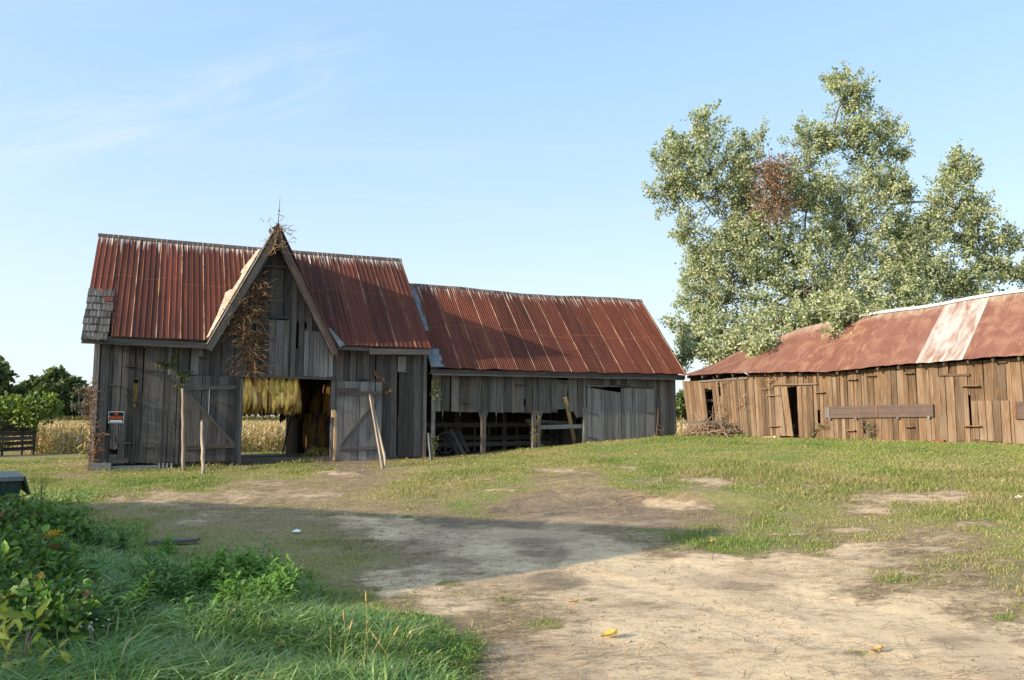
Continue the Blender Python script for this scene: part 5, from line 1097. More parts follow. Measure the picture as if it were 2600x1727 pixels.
# the big maple behind the shed
lobes = [(1640, 400, 105, 115, 34), (1545, 370, 42, 42, 33.5), (1525, 447, 38, 20, 34), (1570, 430, 45, 35, 33.6), (1625, 292, 38, 45, 34), (1580, 525, 26, 45, 33), (1560, 330, 25, 25, 34), (1735, 335, 38, 42, 34), (1715, 480, 65, 70, 34), (1690, 560, 60, 50, 33.6),
 (1865, 400, 70, 75, 35), (1868, 312, 48, 36, 35), (1900, 330, 25, 25, 35), (1800, 560, 110, 85, 33.5), (1955, 520, 105, 105, 34.5), (1965, 195, 34, 48, 35), (1925, 190, 20, 26, 35), (1985, 235, 30, 40, 35), (1952, 300, 24, 55, 35), (2045, 310, 38, 42, 35.2), (2075, 355, 26, 28, 35.2), (2000, 395, 45, 50, 35), (2050, 430, 34, 36, 35), (1985, 320, 28, 40, 35), (2085, 440, 16, 10, 35),
 (1680, 640, 95, 75, 33), (1615, 690, 46, 60, 33), (1850, 670, 120, 75, 32.5), (2010, 650, 115, 75, 33), (2110, 600, 75, 85, 34), (2195, 470, 55, 70, 35), (2205, 375, 22, 40, 35), (2235, 390, 30, 22, 35), (2160, 520, 30, 50, 34.5), (2255, 545, 70, 45, 35), (2325, 555, 34, 26, 35), (2180, 640, 75, 45, 34), (2285, 620, 45, 40, 35), (2340, 625, 25, 18, 35), (2250, 480, 40, 30, 35),
 (1590, 755, 42, 50, 32.5), (1660, 770, 75, 48, 31.5), (1780, 745, 90, 42, 30.6), (1890, 715, 75, 36, 29.6), (2000, 700, 70, 30, 29.5), (1943, 722, 17, 15, 25.7), (1928, 736, 10, 12, 25.5), (1955, 712, 12, 10, 25.9), (1738, 810, 12, 18, 27.2), (1770, 797, 10, 12, 27.0), (1725, 788, 24, 16, 29.2), (1690, 800, 28, 22, 29.4), (1640, 815, 24, 20, 29.8), (2090, 560, 40, 60, 34.6), (1800, 430, 45, 60, 34.8), (2078, 520, 34, 55, 34.8), (1605, 600, 36, 45, 33.6), (1720, 400, 35, 45, 34.4), (1900, 450, 60, 50, 34.2), (1580, 815, 22, 30, 33), (2120, 690, 70, 26, 32), (2230, 665, 60, 18, 34)]
maple = thing('maple_tree', 'big silvery green maple behind the low shed, tall spire rising from its ragged crown', 'tree', (0, 0, 0))
tb = at(1890, 900, 35.0); tb.z = h1(tb.x, tb.y)-.1; mb = MB(); fork = at(1885, 720, 34.8)
mb.tube([tb, tb.lerp(fork, .5)+Vector((.12, 0, 0)), fork], [.50, .40, .36], 10); mb.tube([tb+Vector((0, 0, 1.2)), fork + Vector((-.7, -.3, .6)), at(1700, 590, 34)], [.3, .25, .16], 8)
tips = []; starts = []; skel = {}
rg = np.random.default_rng(5)
for i, (X, Y, rx, ry, dp) in enumerate(lobes):
    c = at(X, Y, dp); k = dp/F*S; rxm, rym = rx*k*.96, ry*k*.96; rzm = (rxm*rym)**.5*.85
    base = fork if dp > 30 else at(1850, 760, 31.5)
    near = [p for p in skel.get('pts', []) if (p-c).length < 3.4 and p.z < c.z+.4]
    a = min(near, key=lambda p: (p-c).length + 1.2*max(0, p.z-c.z+.3)) if near else base
    r0 = .032 + .045*min(1, (rxm*rym)**.5/2.2)
    pts = limb(mb, a, c, r0*1.35, r0*.35, 8, .5, .03); skel.setdefault('pts', []).extend(pts[3:])
    n = int(12 + (29 if Y < 450 else 43)*rxm*rym)
    d = nrm(rg.normal(size=(n, 3))); rr = rg.uniform(.25, 1, (n, 1))**.55
    T = np.array(c)[None] + d*rr*np.array([rxm, rzm, rym]); L = rg.uniform(.55, 1.25, (n, 1))*min(1.15, .45+.45*(rxm*rym)**.5)
    ext = (rg.uniform(0, 1, (n, 1)) < .32)*rg.uniform(.1, .65, (n, 1))*min(1.0, (rxm*rym)**.5); T = T + d*ext*np.array([1, 1, .9]); T = T + rg.normal(size=(n, 3))*.18*min(1.2, (rxm*rym)**.5)
    dd = nrm(d*.8 + rg.normal(size=(n, 3))*.45 + np.array([-.1, 0, .6])); tips.append(T + dd*L*.35); starts.append(T - dd*L*.65)
    for q in range(0, n, 3):
        s_ = Vector(starts[-1][q]); t_ = Vector(tips[-1][q]); a = min(pts[2:], key=lambda p: (p-s_).length); mb.tube([a, (a+s_)/2+Vector((R(-.1, .1), R(-.1, .1), R(-.05, .1))), s_, t_], [.022, .016, .011, .004], 4, cap=False)
mb.build('trunk', M['bark'], maple)
tips = np.concatenate(tips); starts = np.concatenate(starts)
pal = [(.105, .145, .060), (.165, .210, .095), (.27, .31, .155), (.39, .42, .265), (.48, .505, .36), (.48, .40, .14)]
# leaf sprays along the limbs join the lobes to one another
lp = np.array([tuple(p) for p in skel['pts']]); lp = lp[lp[:, 2] > 3.5]; q = lp[rg.integers(0, len(lp), 420)] + rg.normal(size=(420, 3))*.35; d = nrm(rg.normal(size=(420, 3))+np.array([0, -.3, .2])); tips = np.concatenate([tips, q+d*.55]); starts = np.concatenate([starts, q-d*.2])
V, f, c = leaf_cloud(tips, starts, 50, .135, pal, [.13, .18, .20, .24, .22, .03], .085, .62, seed=8)
link('crown', np_mesh('crown', V, f, c), M['leaf'], maple)
# a snarl of dead creeper high in the crown
root = thing('dead_creeper', 'rust brown snarl of dead creeper caught in the upper crown of the maple', 'vine', (0, 0, 0)); mb = MB(); LP = []
for k in range(300):
    c = at(1787+random.gauss(0, 19), R(375, 500), 32.3+R(-.5, .5)); q = [c]; d = Vector((R(-1, 1), R(-.6, .6), R(-.9, 1.1))).normalized()
    for j in range(4): q.append(q[-1]+d*R(.12, .25)); d = (d+Vector((R(-.6, .6), R(-.6, .6), R(-.6, .6)))).normalized(); LP.append(q[-1])
    mb.tube(q, [.013, .011, .009, .007, .004], 4, cap=False)
mb.tube([at(1780, 500, 33), at(1783, 440, 33.1), at(1772, 345, 33.2)], [.05, .04, .01], 6)
mb.build('stems', M['rust_trim'] if False else plain('dead creeper stems', (.14, .09, .06), (.30, .21, .14), 12, .95), root)
LP = np.array([tuple(p) for p in LP]); n = len(LP); V, f, c = leaf_arrays(LP, RNG.normal(size=(n, 3)), RNG.normal(size=(n, 3)), RNG.uniform(.08, .16, n), RNG.uniform(.06, .12, n), np.array([(.20, .12, .075), (.16, .095, .06), (.25, .14, .085)])[RNG.integers(0, 3, n)])
link('leaves', np_mesh('leaves', V, [f], c), M['dry'], root)
def round_tree(name, label, base, hgt, rad, n, lsize, pal, wts, seed, trunk_h=.25, sparse=False, group=None, cat='tree', squash=1.0, parts=('trunk', 'crown')):
    rg = np.random.default_rng(seed); random.seed(seed); root = thing(name, label, cat, base, group=group); mb = MB(); th_ = hgt*trunk_h
    mb.tube([(0, 0, -.2), (.05*rad, 0, th_), (0, 0, hgt*.6)], [rad*.09+.02, rad*.07+.015, rad*.03], 7); T = []; St = []
    nl = 9 if not sparse else 7
    for k in range(nl):
        a = 2*math.pi*k/nl + R(-.4, .4); rr = rad*R(.25, .68); z = th_ + (hgt-th_)*R(.18, .80)
        if k == 0: rr = rad*.1; z = hgt*.84
        c = np.array([rr*math.cos(a), rr*math.sin(a), z]); lr = rad*R(.34, .56)
        limb(mb, (0, 0, th_*.8), c, rad*.045+.008, rad*.012+.004, 5, .4)
        m_ = n//nl; d = nrm(rg.normal(size=(m_, 3))); q = c + d*lr*rg.uniform(.5, 1, (m_, 1))*np.array([1, 1, .8*squash]); T.append(q + d*lr*.12); St.append(q - d*lr*.35)
        if sparse:
            for i in range(0, m_, 2): mb.tube([Vector(c), Vector(St[-1][i]), Vector(T[-1][i])], [.05, .03, .012], 4, cap=False)
    T = np.concatenate(T); St = np.concatenate(St); T[:, 2] = np.maximum(T[:, 2], .1); St[:, 2] = np.maximum(St[:, 2], .05)
    mb.build(parts[0], M['bark'], root); V, f, c = leaf_cloud(T, St, 10 if not sparse else 3, lsize, pal, wts, rad*.07, .85, seed=seed)
    link(parts[1], np_mesh(parts[1], V, f, c), M['leaf'], root); return root
dk = [(.055, .085, .040), (.080, .115, .048), (.115, .150, .055), (.18, .19, .065)]
far = [(-25, 838, 62, 100, 'dark broad tree at the far left edge beyond the corn'), (38, 897, 34, 118, 'low rounded tree in the dip left of the tallest far tree'), (84, 872, 40, 112, 'mid green tree overlapping the left side of the tallest far tree'), (122, 853, 46, 108, 'tallest rounded tree of the far line behind the corn'), (160, 869, 38, 106, 'rounded dark tree at the right shoulder of the tallest far tree'), (218, 893, 30, 112, 'dark tree half hidden by the left corner of the tall barn')]
for k, (X, Yt, rx, dp, lab) in enumerate(far):
    p = at(X, 962, dp); p.z = h1(p.x, p.y); hgt = at(X, Yt, dp).z - p.z
    round_tree('broadleaf_tree', lab, p, hgt, rx*dp/F*S, 620, .85, dk, [.3, .35, .25, .1], 40+k, .06, group='trees beyond the cornfield')
p = at(193, 962, 100); p.z = h1(p.x, p.y); round_tree('bare_tree', 'thin half bare tree standing grey among the far trees', p, at(193, 882, 100).z-p.z, 1.7, 90, .4, [(.12, .11, .09), (.10, .09, .06)], [.6, .4], 61, .3, True, 'trees beyond the cornfield')
p = at(1575, 945, 75); p.z = h1(p.x, p.y); round_tree('field_shrub', 'distant light green bush seen through the gap between low barn and shed', p, at(1575, 904, 75).z-p.z, 1.5, 260, .4, [(.06, .10, .03), (.11, .15, .05), (.16, .19, .06)], [.3, .4, .3], 70, .05, cat='bush')

# ================================================================== slatted pen under a leafy creeper, steel bin
A0 = at(-60, 1052, 29.5); A1 = at(80, 1044, 31.0); A0.z = h1(A0.x, A0.y); A1.z = h1(A1.x, A1.y)
pen = thing('slatted_pen', 'old dark slatted pen with gaps between its boards, overgrown at the left', 'pen', A0, math.atan2(A1.y-A0.y, A1.x-A0.x)); Lp = (A1-A0).to_2d().length if hasattr((A1-A0), 'to_2d') else (A1-A0).length
mb = MB()
for k in range(7): z = .22+k*.19; mb.bar((0, -.02, z+R(-.02, .02)), (Lp, -.02+R(-.02, .02), z+.05+R(-.03, .03)), R(.135, .165), .025)
for k in range(7): z = .22+k*.19; mb.bar((Lp-.02, 0, z+.05), (Lp+.1, 1.7, z+R(0, .05)), R(.10, .14), .025, nrm=(1, 0, 0))
mb.build('slats', M['grey_wood'], pen)
for x in (.05, Lp*.45, Lp*.78, Lp-.04):
    mb = MB(); mb.box(x-.04, x+.04, -.1, 1.52, .0, .08); mb.build('post', M['grey_wood'], pen)
def bush(name, label, P, rx, ry, hz_, n, lsize, pal, wts, seed, cat='bush', group=None, per=8, up=.4, stems=10, wr=.6, mtl='leaf', lumps=7, broad=False):
    rg = np.random.default_rng(seed); random.seed(seed); root = thing(name, label, cat, P, group=group); mb = MB(); T = []; St = []
    cs = [np.array([R(-.7, .7)*rx, R(-.7, .7)*ry, R(.35, .8)*hz_]) for _ in range(lumps)]
    for c in cs:
        mb.tube([(c[0]*.4+R(-.05, .05), c[1]*.4, -.05), Vector((c[0]*.8, c[1]*.8, c[2]*.6)), Vector(c)+Vector((0, 0, hz_*.2))], [.012, .009, .004], 5)
        m_ = n//lumps; d = nrm(rg.normal(size=(m_, 3)) + np.array([0, 0, .25])); q = c + d*np.array([rx*.45, ry*.45, hz_*.30])*rg.uniform(.35, 1, (m_, 1))**.6; L = rg.uniform(.5, 1.2, (m_, 1))*.22*(rx+hz_)*.5; T.append(q+d*L*.4); St.append(q-d*L*.6)
    T = np.concatenate(T); St = np.concatenate(St); T[:, 2] = np.maximum(T[:, 2], .06); St[:, 2] = np.maximum(St[:, 2], .02)
    for q in range(0, len(T), 6): mb.tube([Vector(St[q])-Vector((0, 0, .05)), Vector(St[q]), Vector(T[q])], [.006, .005, .002], 4, cap=False)
    V, f, c = leaf_cloud(T, St, per, lsize, pal, wts, lsize*.8, wr, up, seed, droop=.1, broad=broad)
    V[:, 2] = np.maximum(V[:, 2], .01)
    mb.build('stems', M['tan_bark'], root); link('leaves', np_mesh('leaves', V, f, c), M[mtl], root); return root
P = (A0+A1)/2 + Vector((-.15, .5, .95)); bush('creeper', 'sunlit yellow green creeper heaped over the slatted pen', P, 1.45, .9, 1.25, 520, .17, [(.06, .10, .025), (.12, .18, .035), (.24, .30, .06), (.30, .27, .07)], [.3, .35, .25, .1], 81, 'vine', wr=.75)
P = A0 + Vector((-.2, -.4, 0)); bush('bramble', 'dark bramble at the foot of the slatted pen', P, 1.3, .5, .7, 200, .12, [(.04, .06, .02), (.07, .10, .03), (.12, .09, .05)], [.4, .4, .2], 82)
bp = at(52, 1100, 12.2); bz = h1(bp.x, bp.y)
bn = thing('steel_bin', 'dark green steel bin with grey lid at the left edge above the weeds', 'bin', (bp.x, bp.y, bz), math.radians(37)); hh = at(52, 1093, 12.2).z-bz
mb = MB(); mb.prism([(-2.2, 0), (-.10, 0), (0.0, hh-.10), (-2.2, hh-.10)], -.05, 1.35); mb.build('bin_body', M['green_metal'], bn)
mb = MB(); mb.box(-2.25, .02, hh-.095, hh-.03, -.12, 1.42, along='a'); mb.build('lid', M['weathered_lid'], bn)
mb = MB(); mb.prism([(.022, hh-.02), (.11, hh-.30), (.085, hh-.32), (.0, hh-.06)], -.12, 1.40); mb.build('lid_flap', M['green_metal'], bn)
mb = MB()
for x in (-1.9, -1.0, -.25): mb.box(x-.03, x+.03, .05, hh-.12, -.085, -.052)
mb.build_each('rib', M['green_metal'], bn)

# ================================================================== corn and the far crop
def corn_mesh(pts, hs, nleaf, lw, seed, pal, name):
    rg = np.random.default_rng(seed); n = len(pts); k = np.repeat(np.arange(n), nleaf); m_ = len(k); fz2 = rg.uniform(.12, .95, m_); P = pts[k].copy(); P[:, 2] += hs[k]*fz2
    a = rg.uniform(0, 2*np.pi, m_); D = np.stack([np.cos(a), np.sin(a), rg.uniform(-.6, .9, m_)], 1); L = hs[k]*rg.uniform(.28, .5, m_); W = lw*rg.uniform(.6, 1.2, m_)
    pal = np.array(pal); C = pal[rg.integers(0, len(pal), m_)]*rg.uniform(.75, 1.2, (m_, 1)); lowg = (fz2 < .4) & (rg.uniform(0, 1, m_) < .45); C[lowg] = C[lowg]*np.array([.55, .75, .45])
    V, f, c = broad_leaf_arrays(P, D, np.tile((0, 0, 1.), (m_, 1)), L, W, np.clip(C, 0, 1), .55)
    # stalks with tassels
    a = rg.uniform(0, np.pi, n); sd = np.stack([np.cos(a), np.sin(a), np.zeros(n)], 1)*lw*.22; up = np.zeros((n, 3)); up[:, 2] = hs; ln = rg.normal(size=(n, 3))*.05*hs[:, None]; ln[:, 2] = 0
    SV = np.stack([pts-sd, pts+sd, pts+up+ln+sd*.6, pts+up+ln-sd*.6], 1).reshape(-1, 3); i = np.arange(n)*4+len(V); C2 = np.repeat(pal[rg.integers(0, len(pal), n)]*.9, 4, 0)
    return np_mesh(name, np.concatenate([V, SV]), [f[0], np.concatenate([f[1], np.stack([i, i+1, i+2, i+3], 1)])], np.concatenate([c, C2]))
pal_c = [(.56, .42, .23), (.64, .50, .30), (.44, .31, .16), (.70, .57, .37), (.34, .30, .12), (.50, .33, .15)]
def wedge(n, y0, y1, lo, hi): 
    y = np.sqrt(RNG.uniform(y0**2, y1**2, n)); x = y*RNG.uniform(lo, hi, n); return x, y
cx_, cy_ = [], []
for n, y0, y1, lo, hi in ((5200, 30, 58, -.74, -.45), (3600, 30, 58, -.45, -.22), (1300, 31, 60, .14, .30), (7000, 58, 95, -.74, -.2), (1000, 60, 95, .12, .3), (2500, 32, 60, -.22, .14)):
    x, y = wedge(n, y0, y1, lo, hi); cx_.append(x); cy_.append(y)
x = np.concatenate(cx_); y = np.concatenate(cy_); ub, vb = BF.local_np(x, y); us_, vs_ = SF.local_np(x, y)
rowf = np.abs(((vb/.76) % 1)-.5)
ok = (vb > np.where(ub < -1, 12.6, 9.6) + .5*np.sin(ub*1.3)) & ((us_ < -1.2) | (vs_ > 8)) & (rowf < .3) & ~((x < -18.5) & (y < 33.5) & (x < -.62*y))
x, y = x[ok], y[ok]; pts = np.stack([x, y, H(x, y)-.02], 1); dd = np.hypot(x, y); hs_ = RNG.uniform(.82, 1.25, len(x))*(1-.12*sstep(40, 80, dd))
o = link('cornfield', corn_mesh(pts, hs_, 9, .075, 4, pal_c, 'cornfield'), M['dry']); tag(o, 'pale ripe corn standing behind the barns', 'corn', kind='stuff')
x, y = wedge(6500, 97, 108, -.8, .35); pts = np.stack([x, y, H(x, y)], 1)
o = link('far_crop', corn_mesh(pts, RNG.uniform(1.2, 1.6, len(x)), 7, .22, 6, [(.16, .15, .06), (.20, .17, .08), (.13, .13, .05), (.25, .20, .10)], 'far_crop'), M['dry']); tag(o, 'darker strip of standing crop in front of the far trees', 'crop', kind='stuff')

# ================================================================== grass
NB = 900000
rr = RNG.uniform(4.3, 31.5, NB); aa = RNG.uniform(math.radians(-41), math.radians(41), NB); x = rr*np.sin(aa); y = rr*np.cos(aa); z = H(x, y)
g4 = ground_mask(x, y, z); cl = fbm(x*2.2, y*2.2, 91, 3); cl2 = fbm(x*7, y*7, 95, 2)
ub, vb = BF.local_np(x, y); us_, vs_ = SF.local_np(x, y)
gg = np.where(g4[:, 3] > .15, g4[:, 0]*.80, g4[:, 0]) + (cl-.5)*.75 + (cl2-.5)*.55; prob = np.where(g4[:, 0] < .03, .0, np.maximum(sstep(.30, .72, gg), .20*sstep(.06, .35, g4[:, 0]))) + .02
ok = (RNG.uniform(0, 1, NB) < prob) & ~((ub > 0) & (ub < 9.3) & (vb > -.05) & (vb < 6.6)) & ~((ub > 9.2) & (ub < 15) & (vb > .25) & (vb < 5.4)) & ~((ub >= 15) & (ub < 18.8) & (vb > -.05) & (vb < 5.4)) & ~((us_ > 0) & (vs_ > -.06))
x, y, z, g4, rr, cl = x[ok], y[ok], z[ok], g4[ok], rr[ok], cl[ok]; n = len(x); tall = g4[:, 3] > .15; pat = sstep(.42, .72, fbm(x*.6, y*.6, 57, 3))
grn = np.clip(g4[:, 1]*.93 - .04 + (fbm(x*.8, y*.8, 99, 3)-.5)*1.0 + (fbm(x*3.3, y*3.3, 88, 2)-.5)*.4 + RNG.normal(size=n)*.13, 0, 1)
dry = np.array((.44, .35, .19)); olive = np.array((.285, .285, .085)); lush = np.array((.17, .27, .055)); bl = np.array((.15, .285, .075))
grn = np.where(tall, np.maximum(grn, .72+.25*RNG.uniform(0, 1, n)), grn)
k1 = np.clip(grn*2, 0, 1)[:, None]; k2 = np.clip(grn*2-1, 0, 1)[:, None]; lu = np.where((g4[:, 3] > .2)[:, None], bl, lush)
C = (dry*(1-k1)+olive*k1)*(1-k2) + lu*k2; C = C*RNG.uniform(.7, 1.3, (n, 1)); C = C*(1-.22*(pat*(~tall))[:, None]*np.array((1, .75, 1))); dd_ = RNG.uniform(0, 1, n) < np.where(tall, .03, .05); pl_ = tall & (RNG.uniform(0, 1, n) < .16); C[pl_] = np.array((.27, .39, .16))*RNG.uniform(.7, 1.2, (pl_.sum(), 1)); C[dd_] = dry*RNG.uniform(.8, 1.3, (dd_.sum(), 1))  # pale blades put highlights into the colour of the tall grass
near_wall = ((vs_[ok] > -.7) & (us_[ok] > -.5) & (us_[ok] < 13)) | ((vb[ok] > -.5) & (vb[ok] < .4) & (ub[ok] > -.5) & (ub[ok] < 19)); g4[:, 3] = g4[:, 3]*np.where(near_wall, 1+1.2*RNG.uniform(0, 1, n)**2, 1)
hgt = g4[:, 3]*RNG.uniform(.35, 1.3, n)*(.35+1.1*cl)*np.where(tall, .75*np.clip(g4[:, 0]*1.15-.1, .15, 1), .5+.75*pat)*np.where(g4[:, 3] > .15, .85, .8); wid = (.003+.00038*rr)*RNG.uniform(.7, 1.3, n)*np.where(g4[:, 3] > .15, 1.5+2.3*RNG.uniform(0, 1, n)**2, 1.0)
az_ = RNG.uniform(0, 2*np.pi, n) ; az_ = np.where(g4[:, 3] > .15, az_*.8 + 3*np.pi*fbm(x*2.5, y*2.5, 12, 2), az_); D = np.stack([np.cos(az_), np.sin(az_)], 1)
P = np.stack([x, y, z-.005], 1); V, f, C0 = blade_arrays(P, D, hgt, wid, C, RNG.uniform(.3, 1.1, n) + (g4[:, 3] > .15)*RNG.uniform(0, .5, n))
o = link('grass', np_mesh('grass', V, f, np.clip(blade_cols(C, n), 0, 1)), M['grass']); tag(o, 'patchy green and straw coloured grass over the yard', 'grass', kind='stuff'); print('blades', n)
# straw, twigs and dead stems strewn on the ground
NS = 120000; rr = RNG.uniform(4.3, 27, NS); aa = RNG.uniform(math.radians(-40), math.radians(40), NS); x = rr*np.sin(aa); y = rr*np.cos(aa); z = H(x, y); g4 = ground_mask(x, y, z); ub, vb = BF.local_np(x, y)
pr = np.exp(-((g4[:, 0]-.28)/.24)**2)*.75*(fbm(x*1.6, y*2.6, 17, 3) > .44) + .07*(g4[:, 0] < .1)*(fbm(x*1.2, y*2.2, 19, 3) > .45) + .8*((vb > -.9) & (vb < -.02) & (ub > -2.2) & (ub < 10))*(fbm(x*3, y*3, 5, 2) > .42)
ok = (RNG.uniform(0, 1, NS) < pr) & ~((vb > -.02) & (ub > 0)); x, y, z, rr, ub, vb = x[ok], y[ok], z[ok], rr[ok], ub[ok], vb[ok]; n = len(x)
a = RNG.uniform(0, np.pi, n); a = np.where(RNG.uniform(0, 1, n) < .6, a*.25-.3, a); L = RNG.uniform(.04, .20, n)*np.where(RNG.uniform(0, 1, n) < .10, 2.8, 1); W = (.002+.0005*rr)*RNG.uniform(.6, 1.3, n)
dv = np.stack([np.cos(a), np.sin(a), RNG.uniform(-.02, .12, n)], 1)*L[:, None]*.5; sd = np.stack([-np.sin(a), np.cos(a), np.zeros(n)], 1)*W[:, None]*.5; c = np.stack([x, y, z+.012+np.abs(dv[:, 2])], 1)
bn_ = RNG.normal(size=(n, 3))*L[:, None]*.08; bn_[:, 2] = np.abs(bn_[:, 2])*.3
V = np.stack([c-dv-sd, c-dv+sd, c+bn_+sd, c+bn_-sd, c+dv+sd*.5, c+dv-sd*.5], 1).reshape(-1, 3); i = np.arange(n)*6
pal = np.array([(.42, .30, .17), (.30, .20, .12), (.17, .12, .085), (.50, .38, .22), (.22, .14, .09)]); C = pal[RNG.integers(0, 5, n)]*RNG.uniform(.7, 1.2, (n, 1)); red = (vb > -1) & (RNG.uniform(0, 1, n) < .5); C[red] = np.array((.36, .16, .08))*RNG.uniform(.6, 1.3, (red.sum(), 1))
o = link('straw', np_mesh('straw', V, [np.stack([i, i+1, i+2, i+3], 1), np.stack([i+3, i+2, i+4, i+5], 1)], np.repeat(np.clip(C, 0, 1), 6, 0)), M['straw']); tag(o, 'straw and twigs strewn over the bare ground', 'straw', kind='stuff')
# small stones in the drive
NP_ = 17000; rr = RNG.uniform(4.3, 15, NP_); aa = RNG.uniform(math.radians(-30), math.radians(40), NP_); x = rr*np.sin(aa); y = rr*np.cos(aa); z = H(x, y); g4 = ground_mask(x, y, z)
ok = (g4[:, 0] < .16) & (RNG.uniform(0, 1, NP_) < np.clip((fbm(x*.8, y*.8, 23, 3)-.42)*5, .05, 1)); x, y, z, g4 = x[ok], y[ok], z[ok], g4[ok]; n = len(x)
s_ = RNG.uniform(.003, .009, n)*np.where(RNG.uniform(0, 1, n) < .05, 1.8, 1); o8 = np.array([(1, 0, 0), (0, 1, 0), (-1, 0, 0), (0, -1, 0), (0, 0, .7), (0, 0, -.5)]); V = (np.stack([x, y, z+.002], 1)[:, None, :] + o8[None]*s_[:, None, None]*RNG.uniform(.6, 1.3, (n, 6, 1))).reshape(-1, 3); i = (np.arange(n)*6)[:, None]
tr = np.array([(0, 1, 4), (1, 2, 4), (2, 3, 4), (3, 0, 4), (1, 0, 5), (2, 1, 5), (3, 2, 5), (0, 3, 5)]); f = (i[:, None, :] + tr[None]).reshape(-1, 3)
C = np.array([(.42, .33, .22), (.34, .27, .19), (.50, .40, .28), (.24, .19, .14)])[RNG.integers(0, 4, n)]*RNG.uniform(.7, 1.15, (n, 1))
o = link('gravel', np_mesh('gravel', V, [f], np.repeat(np.clip(C, 0, 1), 6, 0), True), M['straw']); tag(o, 'small stones scattered in the sandy drive', 'gravel', kind='stuff')

# ================================================================== weeds of the shaded corner
def weed_mesh(seed, hgt, nst, lsize, pal, spread=.12, per=13):
    rg = np.random.default_rng(seed); P = []; D = []; L = []; Vs = []; Fs = []; Cs = []; nb = 0
    for k in range(nst):
        a = rg.uniform(0, 6.28); b0 = np.array([np.cos(a), np.sin(a), 0])*rg.uniform(0, spread); ln = np.array([np.cos(a), np.sin(a), 0])*rg.uniform(.05, .3)*hgt; hh_ = hgt*rg.uniform(.6, 1.05)
        for q in range(per):
            f = (q+1.5)/(per+1); p = b0 + ln*f*f + np.array([0, 0, hh_*f]); a2 = q*2.4 + rg.uniform(-.4, .4); P.append(p); D.append((np.cos(a2), np.sin(a2), rg.uniform(.15, .7)+.5*f)); L.append(lsize*rg.uniform(.75, 1.15)*(1-.35*abs(f-.55)))
        t = b0+ln+np.array([0, 0, hh_]); w_ = .004
        Vs += [b0+(-w_, 0, 0), b0+(w_, 0, 0), t+(w_*.4, 0, 0), t-(w_*.4, 0, 0), b0+(0, -w_, 0), b0+(0, w_, 0), t+(0, w_*.4, 0), t-(0, w_*.4, 0)]
    n = len(P); pal = np.array(pal); C = pal[rg.integers(0, len(pal), n)]*rg.uniform(.8, 1.2, (n, 1)); L = np.array(L)
    V, f, c = broad_leaf_arrays(np.array(P), np.array(D), np.tile((0, 0, 1.), (n, 1)), L, L*.30, np.clip(C, 0, 1), .45); Vs = np.array(Vs); i = np.arange(len(Vs)//4)*4+len(V)
    return np_mesh('leafy_weed', np.concatenate([V, Vs]), [f[0], np.concatenate([f[1], np.stack([i, i+1, i+2, i+3], 1)])], np.concatenate([c, np.tile((.10, .15, .04), (len(Vs), 1))]))
gpal = [(.145, .275, .045), (.18, .33, .055), (.12, .235, .04)]; dpal = [(.10, .20, .05), (.13, .24, .055), (.09, .17, .04)]
wm = [weed_mesh(s, .34, 6, .115, gpal) for s in range(3)]; wd = [weed_mesh(s+9, .40, 6, .11, dpal) for s in range(3)]; ypal = [(.30, .30, .05), (.22, .27, .05), (.16, .22, .04)]
def scatter(meshes, spots, label, group, smin=.8, smax=1.2, name='leafy_weed', cat='weed'):
    for X, Y in spots:
        P = ground_at(X, Y); o = link(name, random.choice(meshes), M['leaf']); s = R(smin, smax); o.location = P; o.scale = (s, s, s*R(.85, 1.15)); o.rotation_euler = (R(-.1, .1), R(-.1, .1), R(0, 6.28)); tag(o, label, cat, group)
random.seed(21)
scatter(wm, [(R(455, 600), R(1355, 1400)) for _ in range(22)], 'bright green leafy weed in the sunlit looking clump left of the sandy drive', 'weeds of the bright clump', .8, 1.15)
scatter(wm, [(R(520, 660), R(1385, 1440)) for _ in range(18)], 'bright green leafy weed at the near side of the clump, in the shade', 'weeds at the near side of the bright clump', .8, 1.1)
scatter(wd, [(R(290, 430), R(1370, 1430)) for _ in range(11)], 'mid green leafy weed between the bramble bank and the bright clump', 'weeds between bank and clump', .8, 1.1)
scatter(wm, [(378, 1283), (388, 1286), (394, 1280), (382, 1290)], 'small lone tuft of bright leafy weed in the middle of the shade', 'weeds of the lone tuft', .6, .75)
scatter(wd, [(R(150, 300), R(1260, 1360)) for _ in range(5)] + [(R(170, 330), R(1440, 1530)) for _ in range(10)] + [(R(420, 600), R(1480, 1560)) for _ in range(5)], 'dark green leafy weed growing among the long grass', 'weeds among the long grass', .8, 1.2)
scatter([weed_mesh(31, .22, 5, .10, [(.16, .25, .04), (.12, .20, .035)], .15, 7)], [(R(960, 1125), R(1500, 1562)) for _ in range(14)] + [(R(640, 720), R(1340, 1370)) for _ in range(6)], 'low yellow green weed at the edge of the sandy drive', 'low weeds along the drive', .38, .62)
gp_ = [(.06, .11, .03), (.095, .17, .035), (.15, .25, .05), (.26, .13, .06)]; gw = [.3, .37, .28, .05]
bank = [(-30, 1205, .6, .34), (20, 1225, .45, .34), (66, 1240, .30, .28), (-10, 1290, .6, .58), (48, 1300, .5, .48), (95, 1312, .26, .28), (-10, 1380, .5, .55), (50, 1400, .45, .45), (100, 1420, .30, .34), (-20, 1480, .45, .5), (40, 1500, .4, .4), (100, 1530, .33, .34), (150, 1510, .22, .24), (135, 1400, .2, .22)]
for k, (X, Y, r_, h_) in enumerate(bank):
    bush('bramble', 'dark leafy bramble in the shaded bank along the left edge', ground_at(X, Y), r_, r_, h_, int(330*r_+110), .085, gp_, gw, 100+k, 'bramble', 'brambles of the left bank', per=6, wr=.62, broad=True)
random.seed(5)
